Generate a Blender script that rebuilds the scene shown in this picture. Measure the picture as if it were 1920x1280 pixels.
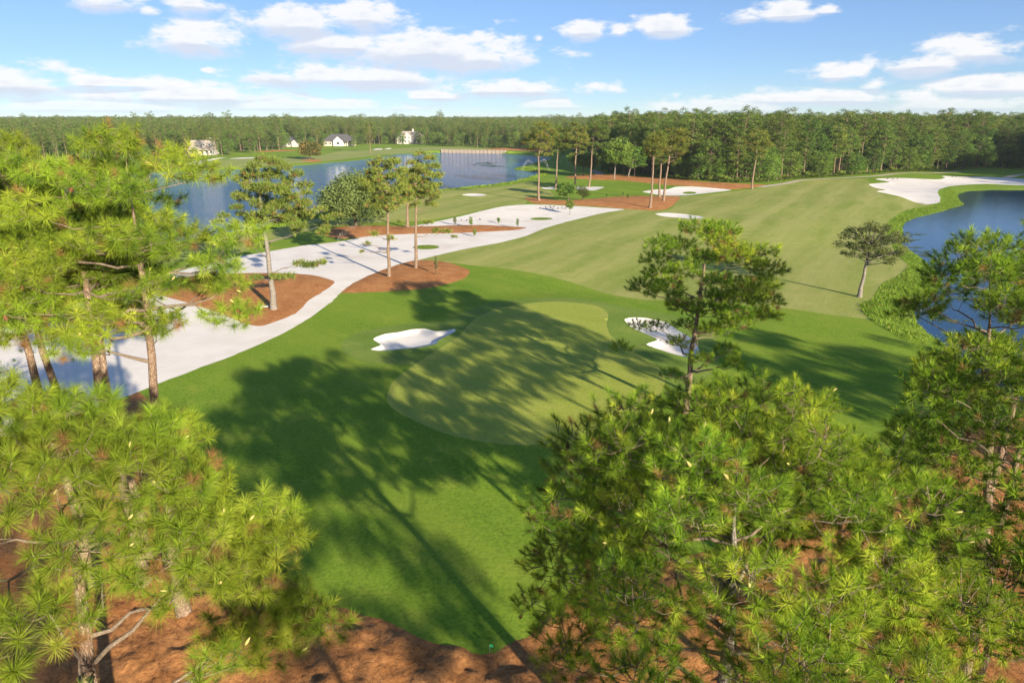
import bpy, math, random
import numpy as np
from mathutils import Vector, Matrix
from mathutils.geometry import delaunay_2d_cdt

for _o in list(bpy.data.objects):
    bpy.data.objects.remove(_o, do_unlink=True)
scene = bpy.context.scene
C = scene.collection
R = math.radians

# ------------------------------------------------------------------ camera
CAM_H = 20.0
PITCH = R(18.1)
cd = bpy.data.cameras.new('camera')
cd.sensor_width = 36.0
cd.lens = 24.0
cd.clip_start = 0.2
cd.clip_end = 60000.0
cam = bpy.data.objects.new('camera', cd)
cam.location = (0.0, 0.0, CAM_H)
cam.rotation_euler = (math.pi / 2 - PITCH, 0.0, 0.0)
C.objects.link(cam)
scene.camera = cam

# ------------------------------------------------------------------ light
SUN_EL = R(15.8)
SUN_AZ = R(147.0)          # clockwise from +Y: behind the camera, to the right
SKY_STRENGTH = 0.10
sun_dir = Vector((math.sin(SUN_AZ) * math.cos(SUN_EL), math.cos(SUN_AZ) * math.cos(SUN_EL), math.sin(SUN_EL)))
sl = bpy.data.lights.new('sun', 'SUN')
sl.energy = 5.0
sl.angle = R(0.55)
sl.color = (1.0, 0.86, 0.66)
sun = bpy.data.objects.new('sun', sl)
sun.rotation_euler = sun_dir.to_track_quat('Z', 'Y').to_euler()
C.objects.link(sun)

vs = scene.view_settings
vs.view_transform = 'Standard'
vs.look = 'None'
vs.exposure = 1.42
vs.gamma = 1.0
vs.use_curve_mapping = False
scene.cycles.use_denoising = True
scene.cycles.max_bounces = 6
scene.cycles.diffuse_bounces = 3
scene.cycles.glossy_bounces = 3
scene.cycles.transmission_bounces = 4
scene.cycles.transparent_max_bounces = 16
scene.cycles.volume_bounces = 0
scene.cycles.caustics_reflective = False
scene.cycles.caustics_refractive = False


# node helpers -------------------------------------------------------
class NT:
    def __init__(self, tree):
        self.t = tree

    def n(self, typ, **kw):
        nd = self.t.nodes.new(typ)
        for k, v in kw.items():
            if k.startswith('i_'):
                key = k[2:]
                key = int(key) if key.isdigit() else key.replace('_', ' ')
                self.put(nd.inputs[key], v)
            else:
                setattr(nd, k, v)
        return nd

    def put(self, sock, v):
        if isinstance(v, bpy.types.NodeSocket):
            self.t.links.new(v, sock)
        elif isinstance(v, bpy.types.Node):
            self.t.links.new(v.outputs[0], sock)
        else:
            sock.default_value = v

    def math(self, op, a, b=0.0, c=0.0, clamp=False):
        nd = self.t.nodes.new('ShaderNodeMath')
        nd.operation = op
        nd.use_clamp = clamp
        self.put(nd.inputs[0], a)
        self.put(nd.inputs[1], b)
        self.put(nd.inputs[2], c)
        return nd.outputs[0]

    def vmath(self, op, a, b=None, c=None):
        nd = self.t.nodes.new('ShaderNodeVectorMath')
        nd.operation = op
        self.put(nd.inputs[0], a)
        if b is not None:
            self.put(nd.inputs[1], b)
        if c is not None:
            self.put(nd.inputs[2], c)
        return nd.outputs['Value'] if op in ('LENGTH', 'DOT_PRODUCT', 'DISTANCE') else nd.outputs[0]

    def noise(self, vec, scale, detail=4.0, rough=0.55, dist=0.0):
        nd = self.t.nodes.new('ShaderNodeTexNoise')
        self.put(nd.inputs['Vector'], vec)
        nd.inputs['Scale'].default_value = scale
        nd.inputs['Detail'].default_value = detail
        nd.inputs['Roughness'].default_value = rough
        nd.inputs['Distortion'].default_value = dist
        return nd.outputs[0]

    def ss(self, x, lo, hi, a=0.0, b=1.0):
        nd = self.t.nodes.new('ShaderNodeMapRange')
        nd.interpolation_type = 'SMOOTHSTEP'
        self.put(nd.inputs[0], x)
        self.put(nd.inputs[1], lo)
        self.put(nd.inputs[2], hi)
        self.put(nd.inputs[3], a)
        self.put(nd.inputs[4], b)
        return nd.outputs[0]

    def mix(self, f, a, b, blend='MIX'):
        nd = self.t.nodes.new('ShaderNodeMix')
        nd.data_type = 'RGBA'
        nd.blend_type = blend
        self.put(nd.inputs[0], f)
        for s, v in ((nd.inputs[6], a), (nd.inputs[7], b)):
            if isinstance(v, tuple) and len(v) == 3:
                v = (*v, 1.0)
            self.put(s, v)
        return nd.outputs[2]


# photo pixel (1920 x 1280) -> place on the ground as surveyed from the drone
F_PX = 1280.0
_cp, _sp = math.cos(PITCH), math.sin(PITCH)


def ray(px, py):
    dx, dy = (px - 960.0) / F_PX, (640.0 - py) / F_PX
    return (dx, _cp + dy * _sp, -_sp + dy * _cp)


def P(px, py, z=0.0):
    d = ray(px, py)
    t = (z - CAM_H) / d[2]
    return (d[0] * t, d[1] * t)


def azel(px, py):
    d = ray(px, py)
    return math.atan2(d[0], d[1]), math.atan2(d[2], math.hypot(d[0], d[1]))


# ------------------------------------------------------------------ sky
world = bpy.data.worlds.new('World')
scene.world = world
world.use_nodes = True
wt = world.node_tree
wt.nodes.clear()
W = NT(wt)
sky = W.n('ShaderNodeTexSky')
sky.sky_type = 'NISHITA'
sky.sun_disc = False
sky.sun_elevation = SUN_EL
sky.sun_rotation = SUN_AZ
sky.altitude = 0.0
sky.air_density = 0.5
sky.dust_density = 0.0
sky.ozone_density = 2.0
tc = W.n('ShaderNodeTexCoord')
sep = W.n('ShaderNodeSeparateXYZ', i_0=tc.outputs['Generated'])
dx_, dy_, dz_ = sep.outputs
az = W.math('ARCTAN2', dx_, dy_)
hor = W.math('SQRT', W.math('ADD', W.math('MULTIPLY', dx_, dx_), W.math('MULTIPLY', dy_, dy_)))
el = W.math('ARCTAN2', dz_, hor)
ae = W.n('ShaderNodeCombineXYZ', i_0=az, i_1=el).outputs[0]
# puffy edge noise, finer towards the horizon as a receding deck of cumulus is
nv = W.n('ShaderNodeCombineXYZ', i_0=W.math('MULTIPLY', az, 16.0), i_1=W.math('MULTIPLY', el, 38.0), i_2=0.0).outputs[0]
nz = W.noise(nv, 1.0, 5.0, 0.62)
nz2 = W.noise(W.vmath('ADD', nv, (3.1, 7.7, 2.0)), 3.2, 2.0, 0.6)
# (centre x, centre y, half width, half height, greyness) in photo pixels
CLOUDS = [
    (680, 32, 85, 36, 0), (560, 44, 110, 36, 0), (370, 76, 98, 36, 0),
    (790, 96, 205, 46, 0), (640, 84, 100, 26, 0), (900, 108, 95, 34, 0), (660, 145, 195, 28, 0),
    (215, 2, 58, 24, 0), (362, 6, 50, 22, 0), (279, 20, 20, 11, 0),
    (20, 156, 130, 40, 0), (210, 155, 160, 12, 0), (350, 180, 220, 26, 0), (200, 200, 330, 14, 0), (560, 198, 240, 13, 0),
    (950, 167, 160, 19, 0), (810, 179, 75, 13, 0), (1035, 196, 60, 14, 0), (1094, 57, 38, 22, 0), (1162, 58, 26, 13, 0),
    (1240, 53, 50, 23, 0), (1400, 30, 44, 15, 0), (1475, 24, 70, 18, 0), (1545, 18, 25, 9, 0),
    (1730, 119, 85, 28, 0), (1855, 96, 95, 28, 0), (1850, 163, 115, 22, 0),
    (1575, 139, 62, 18, 0), (1642, 160, 34, 16, 0), (1550, 184, 230, 19, 0), (1830, 196, 230, 20, 0),
    (1370, 201, 170, 14, 0), (1010, 72, 12, 7, 0), (388, 131, 16, 6, 0),
]
DE = azel(960, 120)[1] - azel(960, 132)[1]
ae_up = W.vmath('ADD', ae, (0.0, DE, 0.0))
near_c = near_u = None
for (cx, cy, hw, hh, gr) in CLOUDS:
    a0, e0 = azel(cx, cy)
    a1, _ = azel(cx + 1, cy)
    _, e1 = azel(cx, cy - 1)
    sx, sy = 1.0 / ((a1 - a0) * hw * 1.22), 1.0 / ((e1 - e0) * hh * 1.15)
    ln = W.vmath('LENGTH', W.vmath('MULTIPLY_ADD', ae, (sx, sy, 0), (-a0 * sx, -e0 * sy, 0)))
    lu = W.vmath('LENGTH', W.vmath('MULTIPLY_ADD', ae_up, (sx, sy, 0), (-a0 * sx, -e0 * sy, 0)))
    near_c = ln if near_c is None else W.math('SMOOTH_MIN', near_c, ln, 0.15)
    near_u = lu if near_u is None else W.math('SMOOTH_MIN', near_u, lu, 0.15)
fmax = W.math('SUBTRACT', 1.0, near_c)
rise = W.math('SUBTRACT', near_u, near_c)          # > 0 near the tops, < 0 near the bases
shade = W.ss(rise, -0.25, 0.20, 0.10, 1.0)
amp = W.ss(rise, -0.35, 0.05, 1.5, 3.3)
dens = W.math('ADD', W.math('MULTIPLY', fmax, 0.9), W.math('MULTIPLY', W.math('SUBTRACT', nz, 0.50), amp))
alpha = W.ss(dens, -0.10, 0.55)
# the same kind of scattered cumulus over the rest of the sky
pl = W.n('ShaderNodeCombineXYZ', i_0=W.math('DIVIDE', dx_, W.math('ADD', W.math('ABSOLUTE', dz_), 0.12)),
         i_1=W.math('DIVIDE', dy_, W.math('ADD', W.math('ABSOLUTE', dz_), 0.12))).outputs[0]
gen = W.noise(pl, 1.1, 4.0, 0.6)
out_f = W.ss(W.math('ABSOLUTE', az), 0.72, 0.95)
hi_f = W.ss(el, 0.20, 0.34)
out_f = W.math('MAXIMUM', out_f, hi_f)
galpha = W.math('MULTIPLY', W.ss(gen, 0.56, 0.72), out_f)
alpha = W.math('MAXIMUM', alpha, galpha)
shade = W.math('ADD', W.math('MULTIPLY', shade, W.math('SUBTRACT', 1.0, out_f)), W.math('MULTIPLY', out_f, 0.75))
shade = W.math('ADD', shade, W.math('MULTIPLY', W.math('SUBTRACT', nz2, 0.5), 0.55))
shade = W.math('ADD', shade, W.math('MULTIPLY', W.math('SUBTRACT', dens, 0.45), -0.55))
shade = W.ss(shade, 0.10, 0.95)
ccol = W.mix(shade, (2.65, 2.88, 3.35), (3.75, 3.72, 3.75))
alpha = W.math('MULTIPLY', alpha, W.math('MULTIPLY', W.ss(el, -0.005, 0.03, 0.30, 0.93), 1.0))
# even out the steep fall of brightness from the horizon to the zenith, hue kept
lum = W.n('ShaderNodeRGBToBW', i_0=sky.outputs[0]).outputs[0]
gain = W.math('POWER', W.math('MAXIMUM', lum, 0.05), -0.45)
skyc = W.vmath('SCALE', sky.outputs[0])
W.put(skyc.node.inputs['Scale'], gain)
final = W.mix(alpha, skyc, ccol)
bg = W.n('ShaderNodeBackground', i_Color=final, i_Strength=SKY_STRENGTH)
wo = W.n('ShaderNodeOutputWorld', i_Surface=bg.outputs[0])
world.cycles.sampling_method = 'MANUAL'
world.cycles.sample_map_resolution = 256


# ------------------------------------------------------------------ mesh helpers
class Geo:
    def __init__(self):
        self.V, self.F, self.T, self.M, self.n = [], [], [], [], 0

    def add(self, V, F, t=0.5, mat=0):
        V = np.asarray(V, dtype=np.float32).reshape(-1, 3)
        F = np.asarray(F, dtype=np.int64)
        if len(V) == 0 or len(F) == 0:
            return self
        self.V.append(V)
        self.F.append(F + self.n)
        self.T.append(np.broadcast_to(np.asarray(t, dtype=np.float32), (len(V),)))
        self.M.append(np.full(len(F), mat, dtype=np.int32))
        self.n += len(V)
        return self

    def box(self, c, s, rz=0.0, t=0.5, mat=0):
        x, y, z = s[0] / 2, s[1] / 2, s[2] / 2
        v = np.array([(-x, -y, -z), (x, -y, -z), (x, y, -z), (-x, y, -z), (-x, -y, z), (x, -y, z), (x, y, z), (-x, y, z)])
        cr, sr = math.cos(rz), math.sin(rz)
        v = np.stack([v[:, 0] * cr - v[:, 1] * sr, v[:, 0] * sr + v[:, 1] * cr, v[:, 2]], 1) + np.array(c)
        return self.add(v, [(0, 3, 2, 1), (4, 5, 6, 7), (0, 1, 5, 4), (1, 2, 6, 5), (2, 3, 7, 6), (3, 0, 4, 7)], t, mat)

    def tube(self, pts, rad, sides=6, t=0.5, mat=0, cap=True):
        pts = np.asarray(pts, dtype=np.float64)
        k = len(pts)
        rad = np.broadcast_to(np.asarray(rad, dtype=np.float64), (k,))
        tan = np.gradient(pts, axis=0)
        tan /= np.linalg.norm(tan, axis=1)[:, None] + 1e-9
        ref = np.array((0.0, 0.0, 1.0)) if abs(tan[0][2]) < 0.8 else np.array((1.0, 0.0, 0.0))
        b = np.cross(tan, ref)
        b /= np.linalg.norm(b, axis=1)[:, None] + 1e-9
        n = np.cross(b, tan)
        a = np.arange(sides) * 2 * math.pi / sides
        ring = (np.cos(a)[None, :, None] * b[:, None, :] + np.sin(a)[None, :, None] * n[:, None, :]) * rad[:, None, None]
        V = (pts[:, None, :] + ring).reshape(-1, 3)
        i = np.arange(k - 1)[:, None] * sides
        j = np.arange(sides)[None, :]
        j2 = (j + 1) % sides
        F = np.stack([i + j, i + j2, i + sides + j2, i + sides + j], -1).reshape(-1, 4)
        self.add(V, F, t, mat)
        return self

    def mesh(self, name, mats, smooth=False):
        me = bpy.data.meshes.new(name)
        for m in mats:
            me.materials.append(m)
        if not self.V:
            return me
        V = np.concatenate(self.V)
        me.vertices.add(len(V))
        me.vertices.foreach_set('co', V.astype(np.float32).ravel())
        loops = np.concatenate([f.ravel() for f in self.F]).astype(np.int32)
        sizes = np.concatenate([np.full(len(f), f.shape[1]) for f in self.F]).astype(np.int32)
        me.loops.add(len(loops))
        me.loops.foreach_set('vertex_index', loops)
        me.polygons.add(len(sizes))
        starts = np.concatenate([[0], np.cumsum(sizes)[:-1]]).astype(np.int32)
        me.polygons.foreach_set('loop_start', starts)
        me.polygons.foreach_set('material_index', np.concatenate(self.M))
        if smooth:
            me.polygons.foreach_set('use_smooth', np.ones(len(sizes), dtype=bool))
        else:
            me.polygons.foreach_set('use_smooth', np.zeros(len(sizes), dtype=bool))
        at = me.attributes.new('tint', 'FLOAT', 'POINT')
        at.data.foreach_set('value', np.concatenate(self.T).astype(np.float32))
        me.update(calc_edges=True)
        return me


def obj(name, me, parent=None, loc=None):
    o = bpy.data.objects.new(name, me)
    C.objects.link(o)
    if parent is not None:
        o.parent = parent
    if loc is not None:
        o.location = loc
    return o


def tag(o, label=None, cat=None, group=None, kind=None):
    for k, v in (('label', label), ('category', cat), ('group', group), ('kind', kind)):
        if v:
            o[k] = v
    return o


def thing(name, label, cat, loc, rz=0.0, group=None):
    o = obj(name, None, None, loc)
    o.rotation_euler = (0, 0, rz)
    o.empty_display_size = 0.3
    return tag(o, label, cat, group)


# vectorised value noise
_rs = np.random.RandomState(7)
_tab = _rs.rand(256, 256)


def vnoise(x, y):
    x = np.asarray(x, dtype=np.float64)
    y = np.asarray(y, dtype=np.float64)
    xi, yi = np.floor(x).astype(int), np.floor(y).astype(int)
    fx, fy = x - xi, y - yi
    fx, fy = fx * fx * (3 - 2 * fx), fy * fy * (3 - 2 * fy)
    a, b = _tab[xi % 256, yi % 256], _tab[(xi + 1) % 256, yi % 256]
    c, d = _tab[xi % 256, (yi + 1) % 256], _tab[(xi + 1) % 256, (yi + 1) % 256]
    return (a + (b - a) * fx) * (1 - fy) + (c + (d - c) * fx) * fy


def fbm(x, y, oct=4):
    s, a, t = 0.0, 1.0, 0.0
    for i in range(oct):
        s = s + a * vnoise(x * 2 ** i + 17.3 * i, y * 2 ** i + 9.1 * i)
        t += a
        a *= 0.5
    return s / t


# ------------------------------------------------------------------ materials
def material(name):
    m = bpy.data.materials.new(name)
    m.use_nodes = True
    m.node_tree.nodes.clear()
    t = NT(m.node_tree)
    out = t.n('ShaderNodeOutputMaterial')
    return m, t, out


def surf(t, out, col, rough=0.8, bump=None, bstr=0.3, bdist=0.05, spec=0.25, **kw):
    p = t.n('ShaderNodeBsdfPrincipled')
    if isinstance(col, tuple) and len(col) == 3:
        col = (*col, 1.0)
    t.put(p.inputs['Base Color'], col)
    t.put(p.inputs['Roughness'], rough)
    t.put(p.inputs['Specular IOR Level'], spec)
    for k, v in kw.items():
        t.put(p.inputs[k.replace('_', ' ')], v)
    if bump is not None:
        b = t.n('ShaderNodeBump')
        b.inputs['Strength'].default_value = bstr
        b.inputs['Distance'].default_value = bdist
        t.put(b.inputs['Height'], bump)
        t.t.links.new(b.outputs[0], p.inputs['Normal'])
    t.t.links.new(p.outputs[0], out.inputs['Surface'])
    return p


def pos(t):
    return t.n('ShaderNodeNewGeometry').outputs['Position']


def turf(name, a, b, dry, stripe=0.0, stripe_dir=(1.0, 0.2), stripe_w=6.0, fine=1.0, dry_amt=0.5):
    m, t, out = material(name)
    p = pos(t)
    big = t.noise(p, 0.035, 3.0, 0.6)
    mid = t.noise(p, 0.35, 4.0, 0.65)
    fin = t.noise(p, 5.0, 4.0, 0.75)
    col = t.mix(t.ss(big, 0.35, 0.65), a, b)
    col = t.mix(t.math('MULTIPLY', t.ss(mid, 0.47, 0.74), dry_amt), col, dry)
    # flecks of darker and lighter blades
    col = t.mix(t.math('MULTIPLY', t.ss(fin, 0.58, 0.30), 0.75 * fine), col, (a[0] * 0.40, a[1] * 0.48, a[2] * 0.5))
    col = t.mix(t.math('MULTIPLY', t.ss(fin, 0.55, 0.8), 0.60 * fine), col, (dry[0] * 1.15, dry[1] * 1.2, dry[2]))
    if stripe > 0:
        s = t.vmath('DOT_PRODUCT', p, (stripe_dir[0], stripe_dir[1], 0.0))
        s = t.math('ADD', s, t.math('MULTIPLY', t.noise(p, 0.05, 2.0), 5.0))
        w = t.math('SINE', t.math('MULTIPLY', s, 2 * math.pi / stripe_w))
        w2 = t.noise(t.n('ShaderNodeCombineXYZ', i_0=t.math('MULTIPLY', s, 0.35), i_1=t.math('MULTIPLY', t.vmath('DOT_PRODUCT', p, (-stripe_dir[1], stripe_dir[0], 0.0)), 0.03)).outputs[0], 1.0, 4.0, 0.7)
        f = t.math('ADD', t.math('MULTIPLY', w, 0.22), t.math('MULTIPLY', t.math('SUBTRACT', w2, 0.5), 2.4))
        f = t.math('MULTIPLY', t.ss(f, -0.7, 0.9), stripe)
        col = t.mix(f, col, dry)
    bh = t.math('ADD', t.math('MULTIPLY', fin, 0.6), t.math('MULTIPLY', t.noise(p, 14.0, 3.0, 0.7), 0.4))
    surf(t, out, col, 0.9, bh, 0.55 * fine, 0.06, 0.04)
    return m


M = {}
M['ground'] = turf('rough_turf', (0.125, 0.235, 0.020), (0.175, 0.280, 0.026), (0.265, 0.310, 0.046), 0.40, (0.75, 0.66), 9.0, 1.0, 0.55)
M['fairway'] = turf('fairway_turf', (0.200, 0.262, 0.046), (0.250, 0.300, 0.064), (0.390, 0.370, 0.130), 0.75, (0.87, -0.5), 9.0, 0.8, 0.6)
M['green'] = turf('green_turf', (0.270, 0.325, 0.050), (0.305, 0.355, 0.058), (0.360, 0.380, 0.086), 0.40, (0.62, 0.78), 3.2, 0.7, 0.5)
M['collar'] = turf('collar_turf', (0.285, 0.325, 0.060), (0.315, 0.35, 0.068), (0.37, 0.375, 0.10), 0, fine=0.4)
M['apron'] = turf('apron_turf', (0.135, 0.225, 0.034), (0.175, 0.255, 0.040), (0.25, 0.285, 0.07), 0.4, (0.6, 0.8), 5.0, 0.8)
M['bank'] = turf('bank_turf', (0.135, 0.225, 0.022), (0.185, 0.270, 0.030), (0.26, 0.31, 0.05), 0, fine=1.3)
M['far_fairway'] = turf('far_fairway_turf', (0.215, 0.270, 0.065), (0.255, 0.295, 0.085), (0.33, 0.335, 0.12), 0.4, (0.9, -0.3), 16.0, 0.4)


def mk_sand():
    m, t, out = material('bunker_sand')
    p = pos(t)
    n1, n2 = t.noise(p, 0.25, 4.0, 0.6), t.noise(p, 9.0, 4.0, 0.7)
    col = t.mix(t.ss(n1, 0.3, 0.7), (0.67, 0.625, 0.56), (0.74, 0.70, 0.64))
    col = t.mix(t.math('MULTIPLY', t.ss(n2, 0.55, 0.75), 0.35), col, (0.54, 0.49, 0.425))
    col = t.mix(t.math('MULTIPLY', t.ss(t.noise(p, 0.11, 4.0, 0.65), 0.50, 0.72), 0.6), col, (0.57, 0.505, 0.43))
    h = t.math('ADD', n2, t.math('MULTIPLY', t.noise(t.vmath('MULTIPLY', p, (1.0, 3.0, 1.0)), 2.2, 3.0, 0.6), 0.8))
    h = t.math('ADD', h, t.math('MULTIPLY', t.noise(p, 1.3, 3.0), 1.5))
    surf(t, out, col, 0.95, h, 0.35, 0.05, 0.1)
    return m


M['sand'] = mk_sand()


def mk_straw():
    m, t, out = material('pine_straw')
    p = pos(t)
    warp = t.vmath('ADD', p, t.vmath('SCALE', t.n('ShaderNodeTexNoise', i_Vector=p, i_Scale=1.2).outputs['Color']))
    warp2 = warp.node
    warp2.inputs[1].links[0].from_node.inputs['Scale'].default_value = 1.4
    n1 = t.noise(p, 0.5, 3.0, 0.6)
    n2 = t.noise(warp, 5.0, 6.0, 0.8)
    n3 = t.noise(t.vmath('MULTIPLY', warp, (30.0, 8.0, 8.0)), 1.0, 3.0, 0.8)
    n4 = t.noise(t.vmath('MULTIPLY', warp, (8.0, 32.0, 8.0)), 1.0, 3.0, 0.8)
    col = t.mix(t.ss(n1, 0.3, 0.7), (0.42, 0.175, 0.054), (0.54, 0.255, 0.092))
    col = t.mix(t.math('MULTIPLY', t.ss(n2, 0.56, 0.34), 0.85), col, (0.13, 0.045, 0.018))
    col = t.mix(t.math('MULTIPLY', t.ss(n3, 0.56, 0.72), 0.6), col, (0.66, 0.37, 0.16))
    col = t.mix(t.math('MULTIPLY', t.ss(n4, 0.58, 0.74), 0.5), col, (0.60, 0.32, 0.14))
    h = t.math('ADD', t.math('MULTIPLY', n2, 1.2), t.math('ADD', n3, n4))
    surf(t, out, col, 0.9, h, 0.8, 0.12, 0.15)
    return m


M['straw'] = mk_straw()


def mk_path():
    m, t, out = material('sandy_path')
    p = pos(t)
    n = t.noise(p, 0.8, 4.0, 0.6)
    surf(t, out, t.mix(n, (0.36, 0.30, 0.22), (0.50, 0.43, 0.33)), 0.95, n, 0.3)
    return m


M['path'] = mk_path()


def mk_paved():
    m, t, out = material('paved_path')
    p = pos(t)
    n = t.noise(p, 0.8, 4.0, 0.6)
    surf(t, out, t.mix(n, (0.30, 0.24, 0.22), (0.42, 0.33, 0.30)), 0.9, n, 0.3)
    return m


M['paved'] = mk_paved()


def mk_water(name, bs, deep):
    m, t, out = material(name)
    p = pos(t)
    w1 = t.noise(t.vmath('MULTIPLY', p, (0.9, 1.6, 1.0)), 1.3, 3.0, 0.6)
    w2 = t.noise(t.vmath('MULTIPLY', p, (0.5, 0.8, 1.0)), 0.5, 2.0, 0.5)
    calm = t.ss(t.noise(p, 0.03, 2.0), 0.35, 0.7, 0.8, 1.0)
    h = t.math('MULTIPLY', t.math('ADD', w1, t.math('MULTIPLY', w2, 0.8)), calm)
    surf(t, out, deep, 0.05, h, 1.0, bs, 0.5, IOR=1.333)
    return m


M['water'] = mk_water('pond_water', 0.34, (0.014, 0.085, 0.215))
M['water_calm'] = mk_water('sheltered_pond_water', 0.016, (0.006, 0.036, 0.085))

# ------------------------------------------------------------------ terrain outlines


def smooth_loop(pts, n=6):
    p = np.asarray(pts, dtype=np.float64)
    k = len(p)
    out = []
    for i in range(k):
        a, b, c, d = p[(i - 1) % k], p[i], p[(i + 1) % k], p[(i + 2) % k]
        for j in range(n):
            u = j / n
            # a restrained Catmull-Rom keeps the cusps of the bunkers
            m1, m2 = (c - a) * 0.38, (d - b) * 0.38
            out.append((2 * u ** 3 - 3 * u ** 2 + 1) * b + (u ** 3 - 2 * u ** 2 + u) * m1 + (-2 * u ** 3 + 3 * u ** 2) * c + (u ** 3 - u ** 2) * m2)
    return np.array(out)


def pix(pts, z=0.0, n=6, jit=0.0):
    q = smooth_loop(pts, n)
    w = np.array([P(x, y, z) for x, y in q])
    if jit:
        nx = fbm(w[:, 0] * 1.7, w[:, 1] * 1.7, 3) - 0.5
        ny = fbm(w[:, 0] * 1.7 + 50, w[:, 1] * 1.7 + 50, 3) - 0.5
        w = w + np.stack([nx, ny], 1) * jit
    return w


def ell(cx, cy, rx, ry, n=14):
    return [(cx + rx * math.cos(2 * math.pi * i / n), cy + ry * math.sin(2 * math.pi * i / n)) for i in range(n)]


def grow_loop(w, d):
    w = np.asarray(w)
    tn = np.roll(w, -1, 0) - np.roll(w, 1, 0)
    tn /= np.linalg.norm(tn, axis=1)[:, None] + 1e-9
    nrm = np.stack([tn[:, 1], -tn[:, 0]], 1)
    area = 0.5 * np.sum(w[:, 0] * np.roll(w[:, 1], -1) - np.roll(w[:, 0], -1) * w[:, 1])
    return w + nrm * d * (1 if area > 0 else -1)


WATER_Z = -0.5
pond_a = pix([(-300, 360), (-100, 350), (100, 338), (250, 327), (345, 321), (430, 318), (500, 315), (560, 311), (610, 306), (660, 302), (700, 297),
              (733, 292.5), (737, 290.5), (760, 288.5), (790, 288), (827, 286.5), (870, 286.3), (905, 286), (930, 287), (950, 289), (985, 291.5),
              (1020, 294), (1035, 297), (1020, 301), (1000, 306), (982, 311), (963, 316), (972, 319.5), (990, 321), (1010, 324), (1003, 329), (980, 336), (952, 342), (922, 346), (880, 350), (830, 356), (770, 366), (700, 378), (640, 390), (600, 399), (547, 411),
              (500, 423), (447, 434), (400, 441), (330, 455), (230, 470), (100, 487), (-50, 500), (-250, 515)], WATER_Z, 4)
pond_b = pix([(1920, 356.5), (1860, 356.5), (1815, 359), (1796, 366), (1800, 377), (1806, 384), (1763, 397), (1713, 410), (1694, 422), (1694, 440), (1693, 460),
              (1722, 480), (1752, 506), (1765, 525), (1760, 540), (1747, 557), (1718, 574), (1720, 606), (1757, 634), (1790, 658), (1815, 690), (1870, 730), (1960, 770), (2100, 800),
              (2350, 760), (2420, 600), (2350, 450), (2150, 372), (2030, 358)], WATER_Z, 5)

fairway = pix([(783, 487), (827, 477), (873, 467), (933, 457), (987, 443), (1023, 427), (1073, 413), (1133, 400), (1171, 394), (1223, 396), (1255, 393), (1268, 381),
               (1276, 368), (1310, 365), (1350, 360), (1400, 355), (1440, 351), (1480, 345), (1510, 339), (1560, 337), (1625, 338), (1632, 347), (1690, 368), (1742, 383), (1700, 394),
               (1668, 410), (1662, 432), (1676, 462), (1690, 482), (1704, 497), (1680, 517), (1652, 531), (1634, 560), (1612, 572), (1640, 597), (1560, 590),
               (1480, 578), (1400, 572), (1300, 566), (1210, 560), (1140, 548), (1073, 527), (1000, 511), (930, 502), (880, 497), (850, 493)], 0, 5)
mid_fair = pix([(520, 450), (600, 425), (700, 415), (800, 411), (880, 400), (940, 389), (985, 384), (990, 370), (1040, 368), (1015, 345), (985, 340), (950, 346), (880, 353), (800, 364), (700, 384), (620, 402), (540, 420), (470, 437), (410, 446), (395, 470), (400, 488), (450, 472)], 0, 4)
left_fair = pix([(-250, 560), (-50, 540), (120, 520), (260, 500), (330, 490), (380, 470), (390, 452), (330, 462), (230, 478), (100, 496), (-50, 510), (-280, 530)], 0, 4)
far_fair = pix([(330, 316), (345, 309), (380, 305), (430, 300), (480, 297), (540, 297), (600, 290), (640, 284), (700, 280), (780, 276), (850, 276), (940, 279), (940, 283), (830, 281.5), (775, 285), (728, 289), (690, 293), (650, 298), (600, 303), (540, 308), (470, 313), (400, 316)], 0, 4)
sand_big = pix([(-260, 690), (-80, 640), (0, 607), (83, 580), (160, 560), (250, 535), (320, 512), (383, 495), (433, 482), (500, 470), (567, 458), (640, 450), (690, 440),
                (760, 424), (817, 413), (873, 403), (940, 390), (987, 386), (1030, 386), (1083, 388), (1130, 391), (1171, 394), (1133, 400), (1073, 413), (1023, 427),
                (987, 443), (933, 457), (873, 467), (827, 477), (783, 487), (735, 500), (690, 520), (640, 549), (617, 570), (573, 600), (533, 623), (467, 653), (417, 673),
                (353, 697), (300, 717), (233, 743), (150, 772), (0, 815), (-160, 860), (-330, 830)], 0, 5, 0.35)
sand_right = pix([(1630, 347), (1640, 354), (1660, 359.5), (1644, 362), (1687, 370), (1717, 379), (1742, 382), (1763, 377), (1758, 361), (1780, 350), (1847, 345), (1918, 348), (1960, 344), (1950, 338),
                  (1917, 336), (1883, 333), (1847, 331), (1800, 331), (1767, 331), (1772, 335), (1760, 338), (1738, 338), (1683, 336), (1641, 338), (1668, 344)], 0, 5, 0.5)
sand_mid = pix([(1205, 357), (1227, 354), (1253, 354), (1267, 351), (1300, 350.5), (1343, 352.5), (1371, 355), (1327, 360), (1302, 363), (1275, 365), (1243, 364), (1223, 361)], 0, 5, 0.4)
sand_s1 = pix([(1079, 349), (1113, 347.5), (1133, 349), (1115, 356), (1086, 354)], 0, 5, 0.3)
sand_s2 = pix([(1016, 350), (1035, 349), (1049, 351), (1040, 353), (1022, 352)], 0, 5, 0.3)
bunker_r3 = pix([(1229, 403), (1250, 401), (1280, 403), (1310, 408), (1322, 412), (1300, 414), (1262, 411), (1240, 408)], 0, 5, 0.2)
bunker_c = pix([(866, 367), (880, 364.5), (900, 364.5), (913, 366.5), (900, 369), (880, 369)], 0, 5, 0.2)
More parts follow.
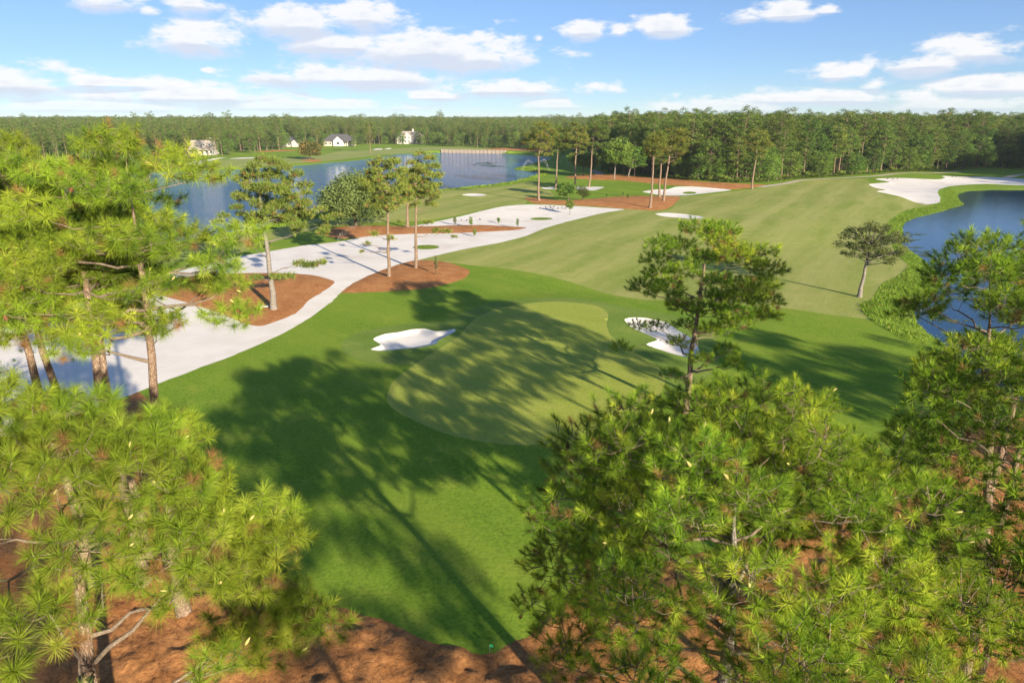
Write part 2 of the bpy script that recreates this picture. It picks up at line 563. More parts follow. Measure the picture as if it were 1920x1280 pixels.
bunker_l = pix([(695, 655), (714, 647), (700, 636), (720, 627), (747, 623), (773, 618), (797, 618), (817, 624), (836, 624), (852, 621.5), (853, 627), (837, 635), (822, 643), (817, 650), (783, 656), (750, 657), (717, 659)], 0, 5, 0.12)
bunker_r = pix([(1171, 604), (1190, 599), (1220, 600), (1250, 607), (1272, 622), (1300, 640), (1312, 665), (1290, 673), (1262, 668), (1230, 658), (1212, 650), (1232, 640), (1212, 630), (1185, 618)], 0, 5, 0.12)
bunker_f1 = pix([(345, 309), (358, 303.5), (388, 300.5), (423, 295.5), (426, 296.5), (392, 303), (373, 307.5)], 0, 4)
bunker_f2 = pix([(428, 298.8), (470, 295.6), (505, 294.6), (500, 296.6), (455, 298.8)], 0, 4)
bunker_f3 = pix([(699, 280.6), (705, 278), (717, 277.8), (716, 280), (707, 281)], 0, 4)
bunker_f4 = pix([(720, 278.8), (727, 276.8), (734, 277), (731, 278.6)], 0, 4)
bed1 = pix([(262, 543), (300, 528), (360, 517), (430, 513), (500, 513), (560, 515), (600, 520), (627, 530), (610, 545), (582, 562), (558, 585), (525, 600), (490, 610), (455, 605), (420, 590), (330, 562)], 0, 5, 0.35)
bed2 = pix([(598, 434), (640, 422), (700, 420), (787, 422), (857, 420), (907, 420), (957, 423), (987, 426), (967, 431), (923, 434), (857, 437), (773, 438), (707, 440), (640, 445)], 0, 5, 0.35)
bed3 = pix([(640, 549), (660, 533), (690, 517), (727, 502), (773, 488), (823, 489), (857, 497), (881, 508), (873, 520), (847, 530), (800, 540), (740, 545), (690, 547.5)], 0, 5, 0.3)
bed4 = pix([(983, 373), (995, 371.5), (1020, 374), (1047, 377), (1075, 375), (1107, 372), (1157, 367), (1207, 365.5), (1273, 366.5), (1267, 380), (1250, 392), (1223, 395.5), (1173, 393), (1107, 388), (1040, 385), (1000, 383)], 0, 5, 0.5)
bed5 = pix([(1060, 333), (1088, 327.5), (1130, 327.5), (1163, 328), (1210, 333), (1260, 337), (1310, 342), (1360, 344), (1410, 346), (1436, 347), (1410, 351.5), (1372, 354), (1310, 350.4), (1260, 348), (1210, 343), (1160, 338), (1110, 336)], 0, 5, 0.5)
bed6 = pix(ell(583, 301.5, 20, 2.8), 0, 2)
bed7 = pix([(478, 285), (520, 281.5), (556, 281), (552, 283.6), (500, 286)], 0, 4)
bed8 = pix([(318, 312), (335, 306), (356, 303), (346, 308), (334, 313)], 0, 4)
bed9 = pix([(905, 279), (950, 277.5), (1000, 279), (1050, 283), (1040, 285), (990, 284), (940, 281.5)], 0, 4)
isle1 = pix(ell(799, 463, 25, 4.2), 0, 2)
isle2 = pix(ell(1015, 409, 21, 2.4), 0, 2)
isle3 = pix(ell(1293, 358.5, 13, 1.7), 0, 2)
green = pix([(740, 747), (753, 717), (813, 673), (868, 638), (897, 605), (935, 585), (990, 575), (1040, 571), (1107, 577), (1130, 592), (1127, 613), (1134, 633), (1155, 653), (1190, 673),
             (1222, 693), (1233, 715), (1227, 738), (1203, 763), (1140, 797), (1090, 819), (1040, 831), (957, 833), (907, 827), (857, 817), (807, 798), (767, 778), (745, 763)], 0, 5)
collar = grow_loop(green, 0.55)
apron = pix([(640, 648), (650, 632), (690, 617), (760, 606), (830, 604), (900, 575), (980, 562), (1080, 560), (1160, 574), (1230, 584), (1300, 600), (1340, 640), (1345, 690), (1300, 730), (1262, 745), (1233, 730), (1180, 700), (1000, 680), (870, 690), (780, 690), (690, 680), (650, 665)], 0, 5)
bank_b = pix([(1960, 346), (1848, 347.5), (1795, 351), (1768, 361), (1768, 377), (1742, 385), (1700, 396), (1669, 411), (1664, 432), (1677, 462), (1690, 482), (1703, 497), (1682, 517), (1655, 531),
              (1637, 560), (1612, 571), (1627, 594), (1663, 617), (1700, 640), (1735, 662), (1770, 700), (1850, 770), (2000, 830), (2200, 850), (2450, 800), (2550, 600), (2430, 430), (2150, 360), (2030, 350)], 0, 5)
bank_a = grow_loop(pond_a, 5.0)
path1 = [(1425, 351), (1467, 345.5), (1497, 338.5), (1530, 336), (1597, 335), (1647, 332), (1683, 327), (1747, 323.5), (1800, 322)]
path2 = [(1883, 333.5), (1905, 329), (1930, 326), (1990, 322)]
path3 = [(1108, 318), (1120, 319.5), (1126, 323), (1124, 327.5)]


def strip(px, w, z=0.0):
    c = np.array([P(x, y, z) for x, y in px])
    # resample
    d = np.concatenate([[0], np.cumsum(np.linalg.norm(np.diff(c, axis=0), axis=1))])
    u = np.linspace(0, d[-1], max(8, int(d[-1] / 4)))
    c = np.stack([np.interp(u, d, c[:, 0]), np.interp(u, d, c[:, 1])], 1)
    for _ in range(6):
        c[1:-1] = (c[:-2] + c[1:-1] * 2 + c[2:]) / 4
    t = np.gradient(c, axis=0)
    t /= np.linalg.norm(t, axis=1)[:, None]
    n = np.stack([-t[:, 1], t[:, 0]], 1)
    return np.concatenate([c + n * w / 2, (c - n * w / 2)[::-1]])


_fr = pix([(-160, 862), (0, 822), (150, 779), (232, 747), (262, 735), (300, 765), (345, 850), (400, 945), (480, 1035), (560, 1098), (640, 1142), (680, 1157), (712, 1161), (760, 1185), (800, 1200), (850, 1208),
           (890, 1221), (925, 1223), (960, 1206), (990, 1196), (1000, 1176), (1025, 1150), (1055, 1130), (1100, 1108), (1250, 1055), (1450, 1005), (1650, 945), (1760, 865), (1830, 800), (1950, 770)], 0, 5)
_fr = _fr[:-5]
near_bed = np.concatenate([_fr, np.array([(55, 40), (85, 20), (90, -30), (60, -60), (0, -70), (-60, -60), (-80, -10), (-70, 25)], dtype=np.float64)])
_j = np.stack([fbm(near_bed[:, 0] * 1.2, near_bed[:, 1] * 1.2, 3) - .5, fbm(near_bed[:, 0] * 1.2 + 31, near_bed[:, 1] * 1.2 + 7, 3) - .5], 1)
near_bed = near_bed + _j * 0.8

# name, material, outline, label  (later ones lie over earlier ones)
REGIONS = [
    ('bank', 'bank', bank_a, 'green grass bank round the large pond', None),
    ('fairway', 'far_fairway', far_fair, 'pale mown fairway beyond the large pond', None),
    ('fairway', 'fairway', fairway, 'wide mown fairway between the waste sand and the right pond', None),
    ('fairway', 'fairway', mid_fair, 'mown grass between the waste sand and the large pond', None),
    ('fairway', 'fairway', left_fair, 'strip of mown grass behind the tall pines at the left', None),
    ('bank', 'bank', bank_b, 'bright green grass bank round the right pond', None),
    ('green_apron', 'apron', apron, 'mown apron round the putting green and its two bunkers', None),
    ('green_collar', 'collar', collar, 'thin pale collar round the putting green', None),
    ('putting_green', 'green', green, 'oval light green putting green striped with pine shadows', None),
    ('pine_straw_bed', 'straw', near_bed, 'rust brown pine straw floor below the nearest pines', None),
    ('waste_sand', 'sand', sand_big, 'long white waste sand area sweeping past the pine straw islands', None),
    ('pine_straw_bed', 'straw', bed1, 'pine straw island with one tree at the left of the sand', None),
    ('pine_straw_bed', 'straw', bed2, 'long thin pine straw island inside the waste sand', None),
    ('pine_straw_bed', 'straw', bed3, 'pine straw island with two tall pines beside the fairway', None),
    ('pine_straw_bed', 'straw', bed4, 'pine straw bed under the tall pines at the end of the sand', None),
    ('pine_straw_bed', 'straw', bed5, 'pine straw strip along the foot of the wood', None),
    ('pine_straw_bed', 'straw', bed6, 'small round straw bed under the lone magnolia', None),
    ('pine_straw_bed', 'straw', bed7, 'thin straw strip in front of the far houses', None),
    ('pine_straw_bed', 'straw', bed8, 'straw patch beside the far left bunker', None),
    ('pine_straw_bed', 'straw', bed9, 'straw strip under the pines behind the retaining wall', None),
    ('sandy_path', 'path', strip(path1, 2.6), 'tan sandy path curving along the foot of the wood', None),
    ('sandy_path', 'path', strip(path2, 3.0), 'pale path running into the far right bunker', None),
    ('paved_path', 'paved', strip(path3, 3.2), 'short pinkish paved path under the dark oak', None),
    ('sand_bunker', 'sand', sand_right, 'large ragged white bunker at the top of the right pond', 0.25),
    ('sand_bunker', 'sand', sand_mid, 'white bunker with a small grass island before the wood', 0.25),
    ('sand_bunker', 'sand', sand_s1, 'small pale sand patch among the tall pines', 0.2),
    ('sand_bunker', 'sand', sand_s2, 'tiny pale sand patch left of the bushy shrub', 0.2),
    ('sand_bunker', 'sand', bunker_r3, 'thin kidney bunker at the near edge of the fairway', 0.5),
    ('sand_bunker', 'sand', bunker_c, 'small bunker between the pond and the waste sand', 0.4),
    ('sand_bunker', 'sand', bunker_l, 'ragged white bunker at the left of the putting green', 0.45),
    ('sand_bunker', 'sand', bunker_r, 'white bunker half hidden by the pine right of the green', 0.5),
    ('sand_bunker', 'sand', bunker_f1, 'far bunker nearest the grey roofed house', 0.2),
    ('sand_bunker', 'sand', bunker_f2, 'long thin far bunker beyond the pond', 0.2),
    ('sand_bunker', 'sand', bunker_f3, 'left one of the two tiny far bunkers before the white house', 0.2),
    ('sand_bunker', 'sand', bunker_f4, 'right one of the two tiny far bunkers before the white house', 0.2),
    ('grass_island', 'bank', isle1, 'oval grass island in the sand behind the two pines', None),
    ('grass_island', 'bank', isle2, 'small oval grass island at the far end of the waste sand', None),
    ('grass_island', 'bank', isle3, 'tiny grass island in the bunker before the wood', None),
]


def inside(poly, X, Y):
    poly = np.asarray(poly)
    res = np.zeros(len(X), dtype=bool)
    bb = (X >= poly[:, 0].min()) & (X <= poly[:, 0].max()) & (Y >= poly[:, 1].min()) & (Y <= poly[:, 1].max())
    ix = np.nonzero(bb)[0]
    if len(ix) == 0:
        return res
    x, y = X[ix], Y[ix]
    r = np.zeros(len(ix), dtype=bool)
    n = len(poly)
    for i in range(n):
        x1, y1 = poly[i]
        x2, y2 = poly[(i + 1) % n]
        if y1 == y2:
            continue
        c = ((y1 > y) != (y2 > y)) & (x < (x2 - x1) * (y - y1) / (y2 - y1) + x1)
        r ^= c
    res[ix] = r
    return res


def edge_dist(poly, X, Y, reach):
    poly = np.asarray(poly)
    d = np.full(len(X), 1e9)
    bb = (X >= poly[:, 0].min() - reach) & (X <= poly[:, 0].max() + reach) & (Y >= poly[:, 1].min() - reach) & (Y <= poly[:, 1].max() + reach)
    ix = np.nonzero(bb)[0]
    if len(ix) == 0:
        return d
    x, y = X[ix], Y[ix]
    dd = np.full(len(ix), 1e9)
    n = len(poly)
    for i in range(n):
        x1, y1 = poly[i]
        x2, y2 = poly[(i + 1) % n]
        vx, vy = x2 - x1, y2 - y1
        l2 = vx * vx + vy * vy + 1e-12
        u = np.clip(((x - x1) * vx + (y - y1) * vy) / l2, 0, 1)
        dd = np.minimum(dd, (x - x1 - u * vx) ** 2 + (y - y1 - u * vy) ** 2)
    d[ix] = np.sqrt(dd)
    return d


WALL_A, WALL_B = P(827, 286.5, WATER_Z), P(950, 288.5, WATER_Z)


def height(X, Y, mulch_detail=True):
    X = np.asarray(X, dtype=np.float64)
    Y = np.asarray(Y, dtype=np.float64)
    r = np.hypot(X, Y)
    far = np.clip((r - 40) / 200, 0, 1)
    h = (fbm(X / 28 + 5, Y / 28 + 5, 2) - 0.5) * (0.35 + 0.9 * far)
    h *= np.clip((900 - r) / 400, 0, 1)
    # raised green
    d = edge_dist(green, X, Y, 12)
    ins = inside(green, X, Y)
    s = np.where(ins, 1.0, np.clip(1 - d / 7.0, 0, 1))
    h = h * (1 - 0.6 * s) + 0.28 * s * s * (3 - 2 * s)
    # bunkers: sunk floor, lifted lip on the far side
    for nm, mt, poly, lab, dep in REGIONS:
        if dep:
            d = edge_dist(poly, X, Y, 4)
            ins = inside(poly, X, Y) & (d > 0.04)
            cy = poly[:, 1].mean()
            cx = poly[:, 0].mean()
            rad = max(1.0, np.ptp(poly[:, 1]) / 2)
            lip = np.clip((Y - cy) / rad * 0.6 + 0.45, 0.0, 1.0)
            fl = -0.55 * dep * np.clip(d / 0.6, 0, 1) - 0.45 * dep * (1 - 0.7 * lip) * np.clip(d / 2.5, 0, 1)
            up = 0.22 * dep * np.clip(1 - d / 3.5, 0, 1) ** 2
            h = np.where(ins, h + (0.22 * dep if dep > 0.3 else 0) + fl, h + (up if dep > 0.3 else 0))
    # straw beds mounded and lumpy
    for nm, mt, poly, lab, dep in REGIONS:
        if mt == 'straw':
            ins = inside(poly, X, Y)
            if not ins.any():
                continue
            d = edge_dist(poly, X, Y, 6)
            k = np.clip(d / 0.5, 0, 1)
            b = 0.05 + 0.30 * np.clip(d / 6, 0, 1) if poly is not near_bed else 0.06
            lum = (fbm(X * 0.9, Y * 0.9, 3) - 0.45) * 0.45 + np.abs(fbm(X * 2.6 + 9, Y * 2.6, 2) - 0.5) * 0.24 if poly is near_bed else (fbm(X * 0.8, Y * 0.8, 2) - 0.5) * 0.2
            h = np.where(ins, h + k * (b + lum), h)
    # ponds
    for poly in (pond_a, pond_b):
        d = edge_dist(poly, X, Y, 30)
        ins = inside(poly, X, Y)
        k = np.clip(d / 4.5, 0, 1)
        k = k * k * (3 - 2 * k)
        h = np.where(ins, WATER_Z - 0.02 - np.clip(d * 0.5, 0, 1.6), np.where(d < 1e8, (WATER_Z + 0.02) * (1 - k) + h * k, h))
    # backfill behind the retaining wall
    u = (X - WALL_A[0]) / (WALL_B[0] - WALL_A[0])
    yl = WALL_A[1] + (WALL_B[1] - WALL_A[1]) * u
    s = Y - yl - 0.8
    k = np.clip(1 - s / 30, 0, 1) * (s > 0) * np.clip((u + 0.25) / 0.25, 0, 1) * np.clip((1.25 - u) / 0.25, 0, 1)
    h = np.where((s > 0) & (u > -0.25) & (u < 1.25), np.maximum(h, 1.0 * k), h)
    return h


def hz(x, y):
    return float(height(np.array([x]), np.array([y]))[0])


def build_terrain():
    pts = []
    # polar grid in the view, ever coarser with distance
    rr = 5.0
    rings = []
    while rr < 720:
        rings.append(rr)
        rr *= 1.024
    ang = np.arange(-0.88, 0.881, 0.0236)
    for i, q in enumerate(rings):
        a = ang + (0.0118 if i % 2 else 0)
        pts.append(np.stack([q * np.sin(a), q * np.cos(a)], 1))
    for q in [4, 8, 14, 22, 32, 45, 65, 95, 140, 200, 300, 450, 650]:
        a = np.arange(0.92, 2 * math.pi - 0.92, 0.16)
        pts.append(np.stack([q * np.sin(a), q * np.cos(a)], 1))
    for q in [800, 1000, 1300, 1800, 2600, 4000, 6500, 9000]:
        a = np.arange(0, 2 * math.pi, 0.13)
        pts.append(np.stack([q * np.sin(a), q * np.cos(a)], 1))
    # lumpy straw near the camera
    gx, gy = np.meshgrid(np.arange(-17, 22, 0.2), np.arange(15, 30, 0.2))
    gx, gy = gx.ravel() + _rs.uniform(-.06, .06, gx.size), gy.ravel() + _rs.uniform(-.06, .06, gx.size)
    k = inside(near_bed, gx, gy) & (np.abs(gx) < gy * 0.78 + 5)
    pts.append(np.stack([gx[k], gy[k]], 1))
    for b in (bunker_l, bunker_r):
        bb = grow_loop(b, 3.0)
        gx, gy = np.meshgrid(np.arange(bb[:, 0].min(), bb[:, 0].max(), 0.45), np.arange(bb[:, 1].min(), bb[:, 1].max(), 0.45))
        gx, gy = gx.ravel() + _rs.uniform(-.1, .1, gx.size), gy.ravel() + _rs.uniform(-.1, .1, gx.size)
        k = edge_dist(b, gx, gy, 5) > 0.3
        pts.append(np.stack([gx[k], gy[k]], 1))
    pts = np.concatenate(pts)
    edges = []
    V = [pts]
    n = len(pts)
    for poly in [r[2] for r in REGIONS] + [pond_a, pond_b, grow_loop(pond_b, 1.3), grow_loop(pond_a, 2.0)]:
        m = len(poly)
        V.append(np.asarray(poly))
        edges += [(n + i, n + (i + 1) % m) for i in range(m)]
        n += m
    wl = np.array(WALL_A) + (np.array(WALL_B) - np.array(WALL_A)) * np.linspace(-0.2, 1.2, 40)[:, None]
    for off in (0.75, 0.85):
        V.append(wl + np.array([0, off]))
    V = np.concatenate(V)
    res = delaunay_2d_cdt([Vector((float(a), float(b))) for a, b in V], edges, [], 0, 1e-4)
    vv = np.array([(v.x, v.y) for v in res[0]])
    ff = np.array([f for f in res[2]], dtype=np.int64)
    z = height(vv[:, 0], vv[:, 1])
    cx = vv[ff].mean(1)
    reg = np.full(len(ff), -1)
    for i, r in enumerate(REGIONS):
        reg[inside(r[2], cx[:, 0], cx[:, 1])] = i
    # make all triangles face up
    a, b, c = vv[ff[:, 0]], vv[ff[:, 1]], vv[ff[:, 2]]
    ar = (b[:, 0] - a[:, 0]) * (c[:, 1] - a[:, 1]) - (c[:, 0] - a[:, 0]) * (b[:, 1] - a[:, 1])
    ff[ar < 0] = ff[ar < 0][:, ::-1]
    V3 = np.concatenate([vv, z[:, None]], 1)
    for i in range(-1, len(REGIONS)):
        sel = ff[reg == i]
        if len(sel) == 0:
            continue
        used, inv = np.unique(sel, return_inverse=True)
        g = Geo().add(V3[used], inv.reshape(-1, 3))
        if i < 0:
            o = obj('ground', g.mesh('ground', [M['ground']], True))
            tag(o, 'lush green rough grass running out to the far woods', 'ground', None, 'structure')
        else:
            nm, mt, poly, lab, dep = REGIONS[i]
            o = obj(nm, g.mesh(nm, [M[mt]], True))
            tag(o, lab, nm.replace('_', ' '), None, 'structure')
    # water sheets
    for poly, lab in ((pond_a, 'large blue pond in the middle distance at the left'), (pond_b, 'blue pond with dark tree reflections at the right edge')):
        w = grow_loop(poly, 0.9)
        me = bpy.data.meshes.new('pond')
        me.from_pydata([(x, y, WATER_Z) for x, y in w], [], [tuple(range(len(w)))])
        me.materials.append(M['water' if poly is pond_a else 'water_calm'])
        if me.polygons[0].normal.z < 0:
            me.flip_normals()
        o = obj('pond', me)
        tag(o, lab, 'pond', None, 'structure')
    return len(ff)


import time as _time
_t0 = _time.time()
print('terrain faces', build_terrain(), round(_time.time() - _t0, 1))


# ------------------------------------------------------------------ plant materials
def mk_bark(name, a, b, c, scale=1.0):
    m, t, out = material(name)
    tcn = t.n('ShaderNodeTexCoord').outputs['Object']
    q = t.vmath('ADD', t.vmath('MULTIPLY', tcn, (15.0 * scale, 15.0 * scale, 5.0 * scale)), t.n('ShaderNodeTexNoise', i_Vector=tcn, i_Scale=9.0).outputs['Color'])
    v = t.n('ShaderNodeTexVoronoi', i_Vector=q, i_Scale=1.0)
    v.feature = 'DISTANCE_TO_EDGE'
    n = t.noise(tcn, 3.0 * scale, 5.0, 0.7)
    n2 = t.noise(q, 2.5, 4.0, 0.7)
    col = t.mix(t.ss(n, 0.35, 0.65), a, b)
    col = t.mix(t.math('MULTIPLY', t.ss(n2, 0.5, 0.75), 0.6), col, c)
    crack = t.ss(v.outputs['Distance'], -0.05, 0.20)
    col = t.mix(crack, (a[0] * 0.55, a[1] * 0.52, a[2] * 0.5), col)
    h = t.math('ADD', crack, t.math('MULTIPLY', n2, 0.6))
    surf(t, out, col, 0.92, h, 0.8, 0.03, 0.15)
    return m


def mk_leaf(name, dark, light, tip, transl=0.35, rough=0.5, spec=0.35):
    transl, spec, rough = transl * 0.72, spec * 0.35, max(rough, 0.6)
    m, t, out = material(name)
    at = t.n('ShaderNodeAttribute')
    at.attribute_name = 'tint'
    f = at.outputs['Fac']
    rnd = t.n('ShaderNodeObjectInfo').outputs['Random']
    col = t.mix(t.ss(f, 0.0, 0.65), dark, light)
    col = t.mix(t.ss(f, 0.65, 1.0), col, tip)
    col = t.mix(t.ss(f, 0.01, 0.04), (0.27, 0.15, 0.055), col)          # dead brown sprays
    hs = t.n('ShaderNodeHueSaturation')
    t.put(hs.inputs['Hue'], t.math('MULTIPLY_ADD', rnd, 0.030, 0.485))
    t.put(hs.inputs['Value'], t.math('MULTIPLY_ADD', t.math('FRACT', t.math('MULTIPLY', rnd, 7.31)), 0.40, 0.80))
    t.put(hs.inputs['Color'], col)
    col = hs.outputs[0]
    p = t.n('ShaderNodeBsdfPrincipled')
    t.put(p.inputs['Base Color'], col)
    p.inputs['Roughness'].default_value = rough
    p.inputs['Specular IOR Level'].default_value = spec
    tr = t.n('ShaderNodeBsdfTranslucent')
    t.put(tr.inputs['Color'], t.mix(0.5, col, (light[0] * 1.5, light[1] * 1.45, light[2] * 0.9)))
    mx = t.n('ShaderNodeMixShader')
    mx.inputs[0].default_value = transl
    t.t.links.new(p.outputs[0], mx.inputs[1])
    t.t.links.new(tr.outputs[0], mx.inputs[2])
    t.t.links.new(mx.outputs[0], out.inputs['Surface'])
    return m


M['bark'] = mk_bark('pine_bark', (0.20, 0.135, 0.09), (0.30, 0.225, 0.165), (0.40, 0.33, 0.265))
M['bark_grey'] = mk_bark('grey_bark', (0.20, 0.18, 0.155), (0.29, 0.265, 0.23), (0.38, 0.36, 0.32))
M['bark_dark'] = mk_bark('dark_bark', (0.10, 0.075, 0.055), (0.16, 0.12, 0.09), (0.24, 0.20, 0.16))
M['twig'] = mk_bark('twig_bark', (0.26, 0.20, 0.14), (0.36, 0.29, 0.22), (0.44, 0.38, 0.30), 3.0)
M['needle'] = mk_leaf('long_needles', (0.062, 0.118, 0.014), (0.215, 0.298, 0.022), (0.36, 0.41, 0.050), 0.40)
M['needle_b'] = mk_leaf('slash_needles', (0.060, 0.122, 0.014), (0.205, 0.315, 0.022), (0.42, 0.49, 0.046), 0.42)
M['needle_far'] = mk_leaf('pine_foliage', (0.050, 0.095, 0.020), (0.135, 0.195, 0.038), (0.22, 0.25, 0.056), 0.36, 0.7, 0.15)
M['needle_pale'] = mk_leaf('pale_pine_foliage', (0.078, 0.115, 0.022), (0.180, 0.225, 0.040), (0.28, 0.290, 0.062), 0.36, 0.7, 0.15)
M['oak'] = mk_leaf('oak_leaves', (0.048, 0.098, 0.019), (0.112, 0.185, 0.032), (0.18, 0.25, 0.050), 0.34, 0.5, 0.25)
M['oak_lt'] = mk_leaf('pale_oak_leaves', (0.065, 0.125, 0.022), (0.140, 0.235, 0.036), (0.21, 0.29, 0.06), 0.38, 0.5, 0.25)
M['oak_grey'] = mk_leaf('grey_oak_leaves', (0.070, 0.100, 0.028), (0.150, 0.190, 0.056), (0.23, 0.26, 0.09), 0.36, 0.6, 0.2)
M['magnolia'] = mk_leaf('magnolia_leaves', (0.05, 0.05, 0.015), (0.12, 0.125, 0.03), (0.24, 0.17, 0.05), 0.25, 0.45, 0.3)
M['palmetto'] = mk_leaf('palmetto_fronds', (0.05, 0.09, 0.016), (0.13, 0.175, 0.030), (0.20, 0.22, 0.05), 0.3, 0.5, 0.3)
M['candle'] = mk_leaf('new_candle', (0.42, 0.40, 0.13), (0.50, 0.45, 0.16), (0.58, 0.52, 0.22), 0.15, 0.6, 0.2)


def mk_plain(name, col, rough=0.7, spec=0.3, metallic=0.0, var=0.15, scale=3.0):
    m, t, out = material(name)
    n = t.noise(pos(t), scale, 4.0, 0.6)
    c2 = tuple(v * (1 - var * 2) for v in col)
    surf(t, out, t.mix(n, c2, tuple(min(1, v * (1 + var)) for v in col)), rough, n, 0.15, 0.02, spec, Metallic=metallic)
    return m


M['cone'] = mk_plain('cone_scales', (0.17, 0.075, 0.04), 0.85, 0.2, 0, 0.3, 30)


# ------------------------------------------------------------------ foliage building blocks
def unit(v):
    v = np.asarray(v, dtype=np.float64)
    return v / (np.linalg.norm(v, axis=-1, keepdims=True) + 1e-9)


def needle_tuft(rng, n, L, w, spread=(0.25, 1.9), base=0.16, droop=0.35, bend=True):
    """one pom-pom of needles round +Z"""
    u = rng.rand(n)
    th = spread[0] + (spread[1] - spread[0]) * u ** 0.85 + rng.randn(n) * 0.12
    ph = rng.rand(n) * 2 * math.pi
    d = np.stack([np.sin(th) * np.cos(ph), np.sin(th) * np.sin(ph), np.cos(th)], 1)
    b = np.stack([np.zeros(n), np.zeros(n), -base * u], 1)
    ln = L * rng.uniform(0.75, 1.1, n)
    side = unit(np.cross(d, rng.randn(n, 3))) * (w / 2)
    if bend:
        mid = b + d * (ln * 0.5)[:, None]
        tip = mid + unit(d + np.array([0, 0, -droop]) * rng.uniform(0.4, 1.3, n)[:, None]) * (ln * 0.5)[:, None]
        V = np.stack([b - side, b + side, mid - side * 0.8, mid + side * 0.8, tip], 1).reshape(-1, 3)
        i = np.arange(n)[:, None] * 5
        F = np.concatenate([i + np.array([0, 1, 3]), i + np.array([0, 3, 2]), i + np.array([2, 3, 4])])
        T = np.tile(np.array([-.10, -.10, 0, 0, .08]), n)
    else:
        tip = b + unit(d + np.array([0, 0, -droop * 0.4])) * ln[:, None]
        V = np.stack([b - side, b + side, tip], 1).reshape(-1, 3)
        F = (np.arange(n)[:, None] * 3 + np.array([0, 1, 2]))
        T = np.tile(np.array([-.08, -.08, .08]), n)
    return V, F, T


def with_brush(tuft, rng, n, L, w):
    """adds the short upright brush of new needles in the middle of a tuft"""
    V, F, T = tuft
    V2, F2, T2 = needle_tuft(rng, n, L, w, (0.0, 0.55), 0.02, 0.0, False)
    return np.concatenate([V, V2 + np.array([0, 0, 0.04])]), np.concatenate([F, F2 + len(V)]), np.concatenate([T, T2 + 0.30])


def frames(axis, rng):
    z = unit(axis)
    r = unit(rng.randn(len(z), 3))
    x = unit(np.cross(r, z))
    y = np.cross(z, x)
    return np.stack([x, y, z], 2)       # columns


def put_tufts(geo, rng, pos_, axis, scale, templates, tint, mat=0):
    pos_ = np.asarray(pos_)
    if len(pos_) == 0:
        return
    axis = np.asarray(axis)
    pick = rng.randint(0, len(templates), len(pos_))
    for k, (V, F, T) in enumerate(templates):
        s = np.nonzero(pick == k)[0]
        if len(s) == 0:
            continue
        Rm = frames(axis[s], rng)
        W_ = np.einsum('nij,mj->nmi', Rm, V) * scale[s][:, None, None] + pos_[s][:, None, :]
        Fo = (F[None] + (np.arange(len(s)) * len(V))[:, None, None]).reshape(-1, F.shape[1])
        tt = np.where(tint[s][:, None] <= 0.0, 0.0, np.clip(tint[s][:, None] + T[None], 0.05, 1)).ravel()
        geo.add(W_.reshape(-1, 3), Fo, tt, mat)


def grow(rng, p, d, L, n, up, wob):
    pts = [np.array(p, dtype=np.float64)]
    d = unit(np.array(d, dtype=np.float64))
    for i in range(n):
        d = unit(d + np.array([0, 0, up / n]) + rng.randn(3) * wob)
        pts.append(pts[-1] + d * L / n)
    return np.array(pts)


def along(pts, t):
    k = len(pts) - 1
    f = min(max(t, 0.0), 0.999) * k
    i = int(f)
    return pts[i] + (pts[i + 1] - pts[i]) * (f - i), unit(pts[i + 1] - pts[i])


def dome_boughs(rng, n, c, rad, r=(1.0, 1.4), zmin=-0.35, shell=(0.5, 1.0), flat=0.6, cand=24, keep=None):
    """foliage pads spread through a crown: rows of x, y, z, radius, flatness"""
    c, rad = np.array(c, dtype=np.float64), np.array(rad, dtype=np.float64)
    P_ = []
    while len(P_) < n:
        best, bd = None, -1
        for _ in range(cand):
            while True:
                v = unit(rng.randn(3))
                if v[2] > zmin:
                    break
            q = v * rng.uniform(shell[0] ** 3, shell[1] ** 3) ** (1 / 3)
            if keep is not None and not keep(c + q * rad):
                continue
            d = min([np.linalg.norm((q - o) * rad) for o in P_]) if P_ else 9
            if d > bd:
                best, bd = q, d
        if best is None:
            break
        P_.append(best)
    out = []
    for q in P_:
        p = c + q * rad
        out.append((p[0], p[1], p[2], rng.uniform(*r), flat))
    return np.array(out)


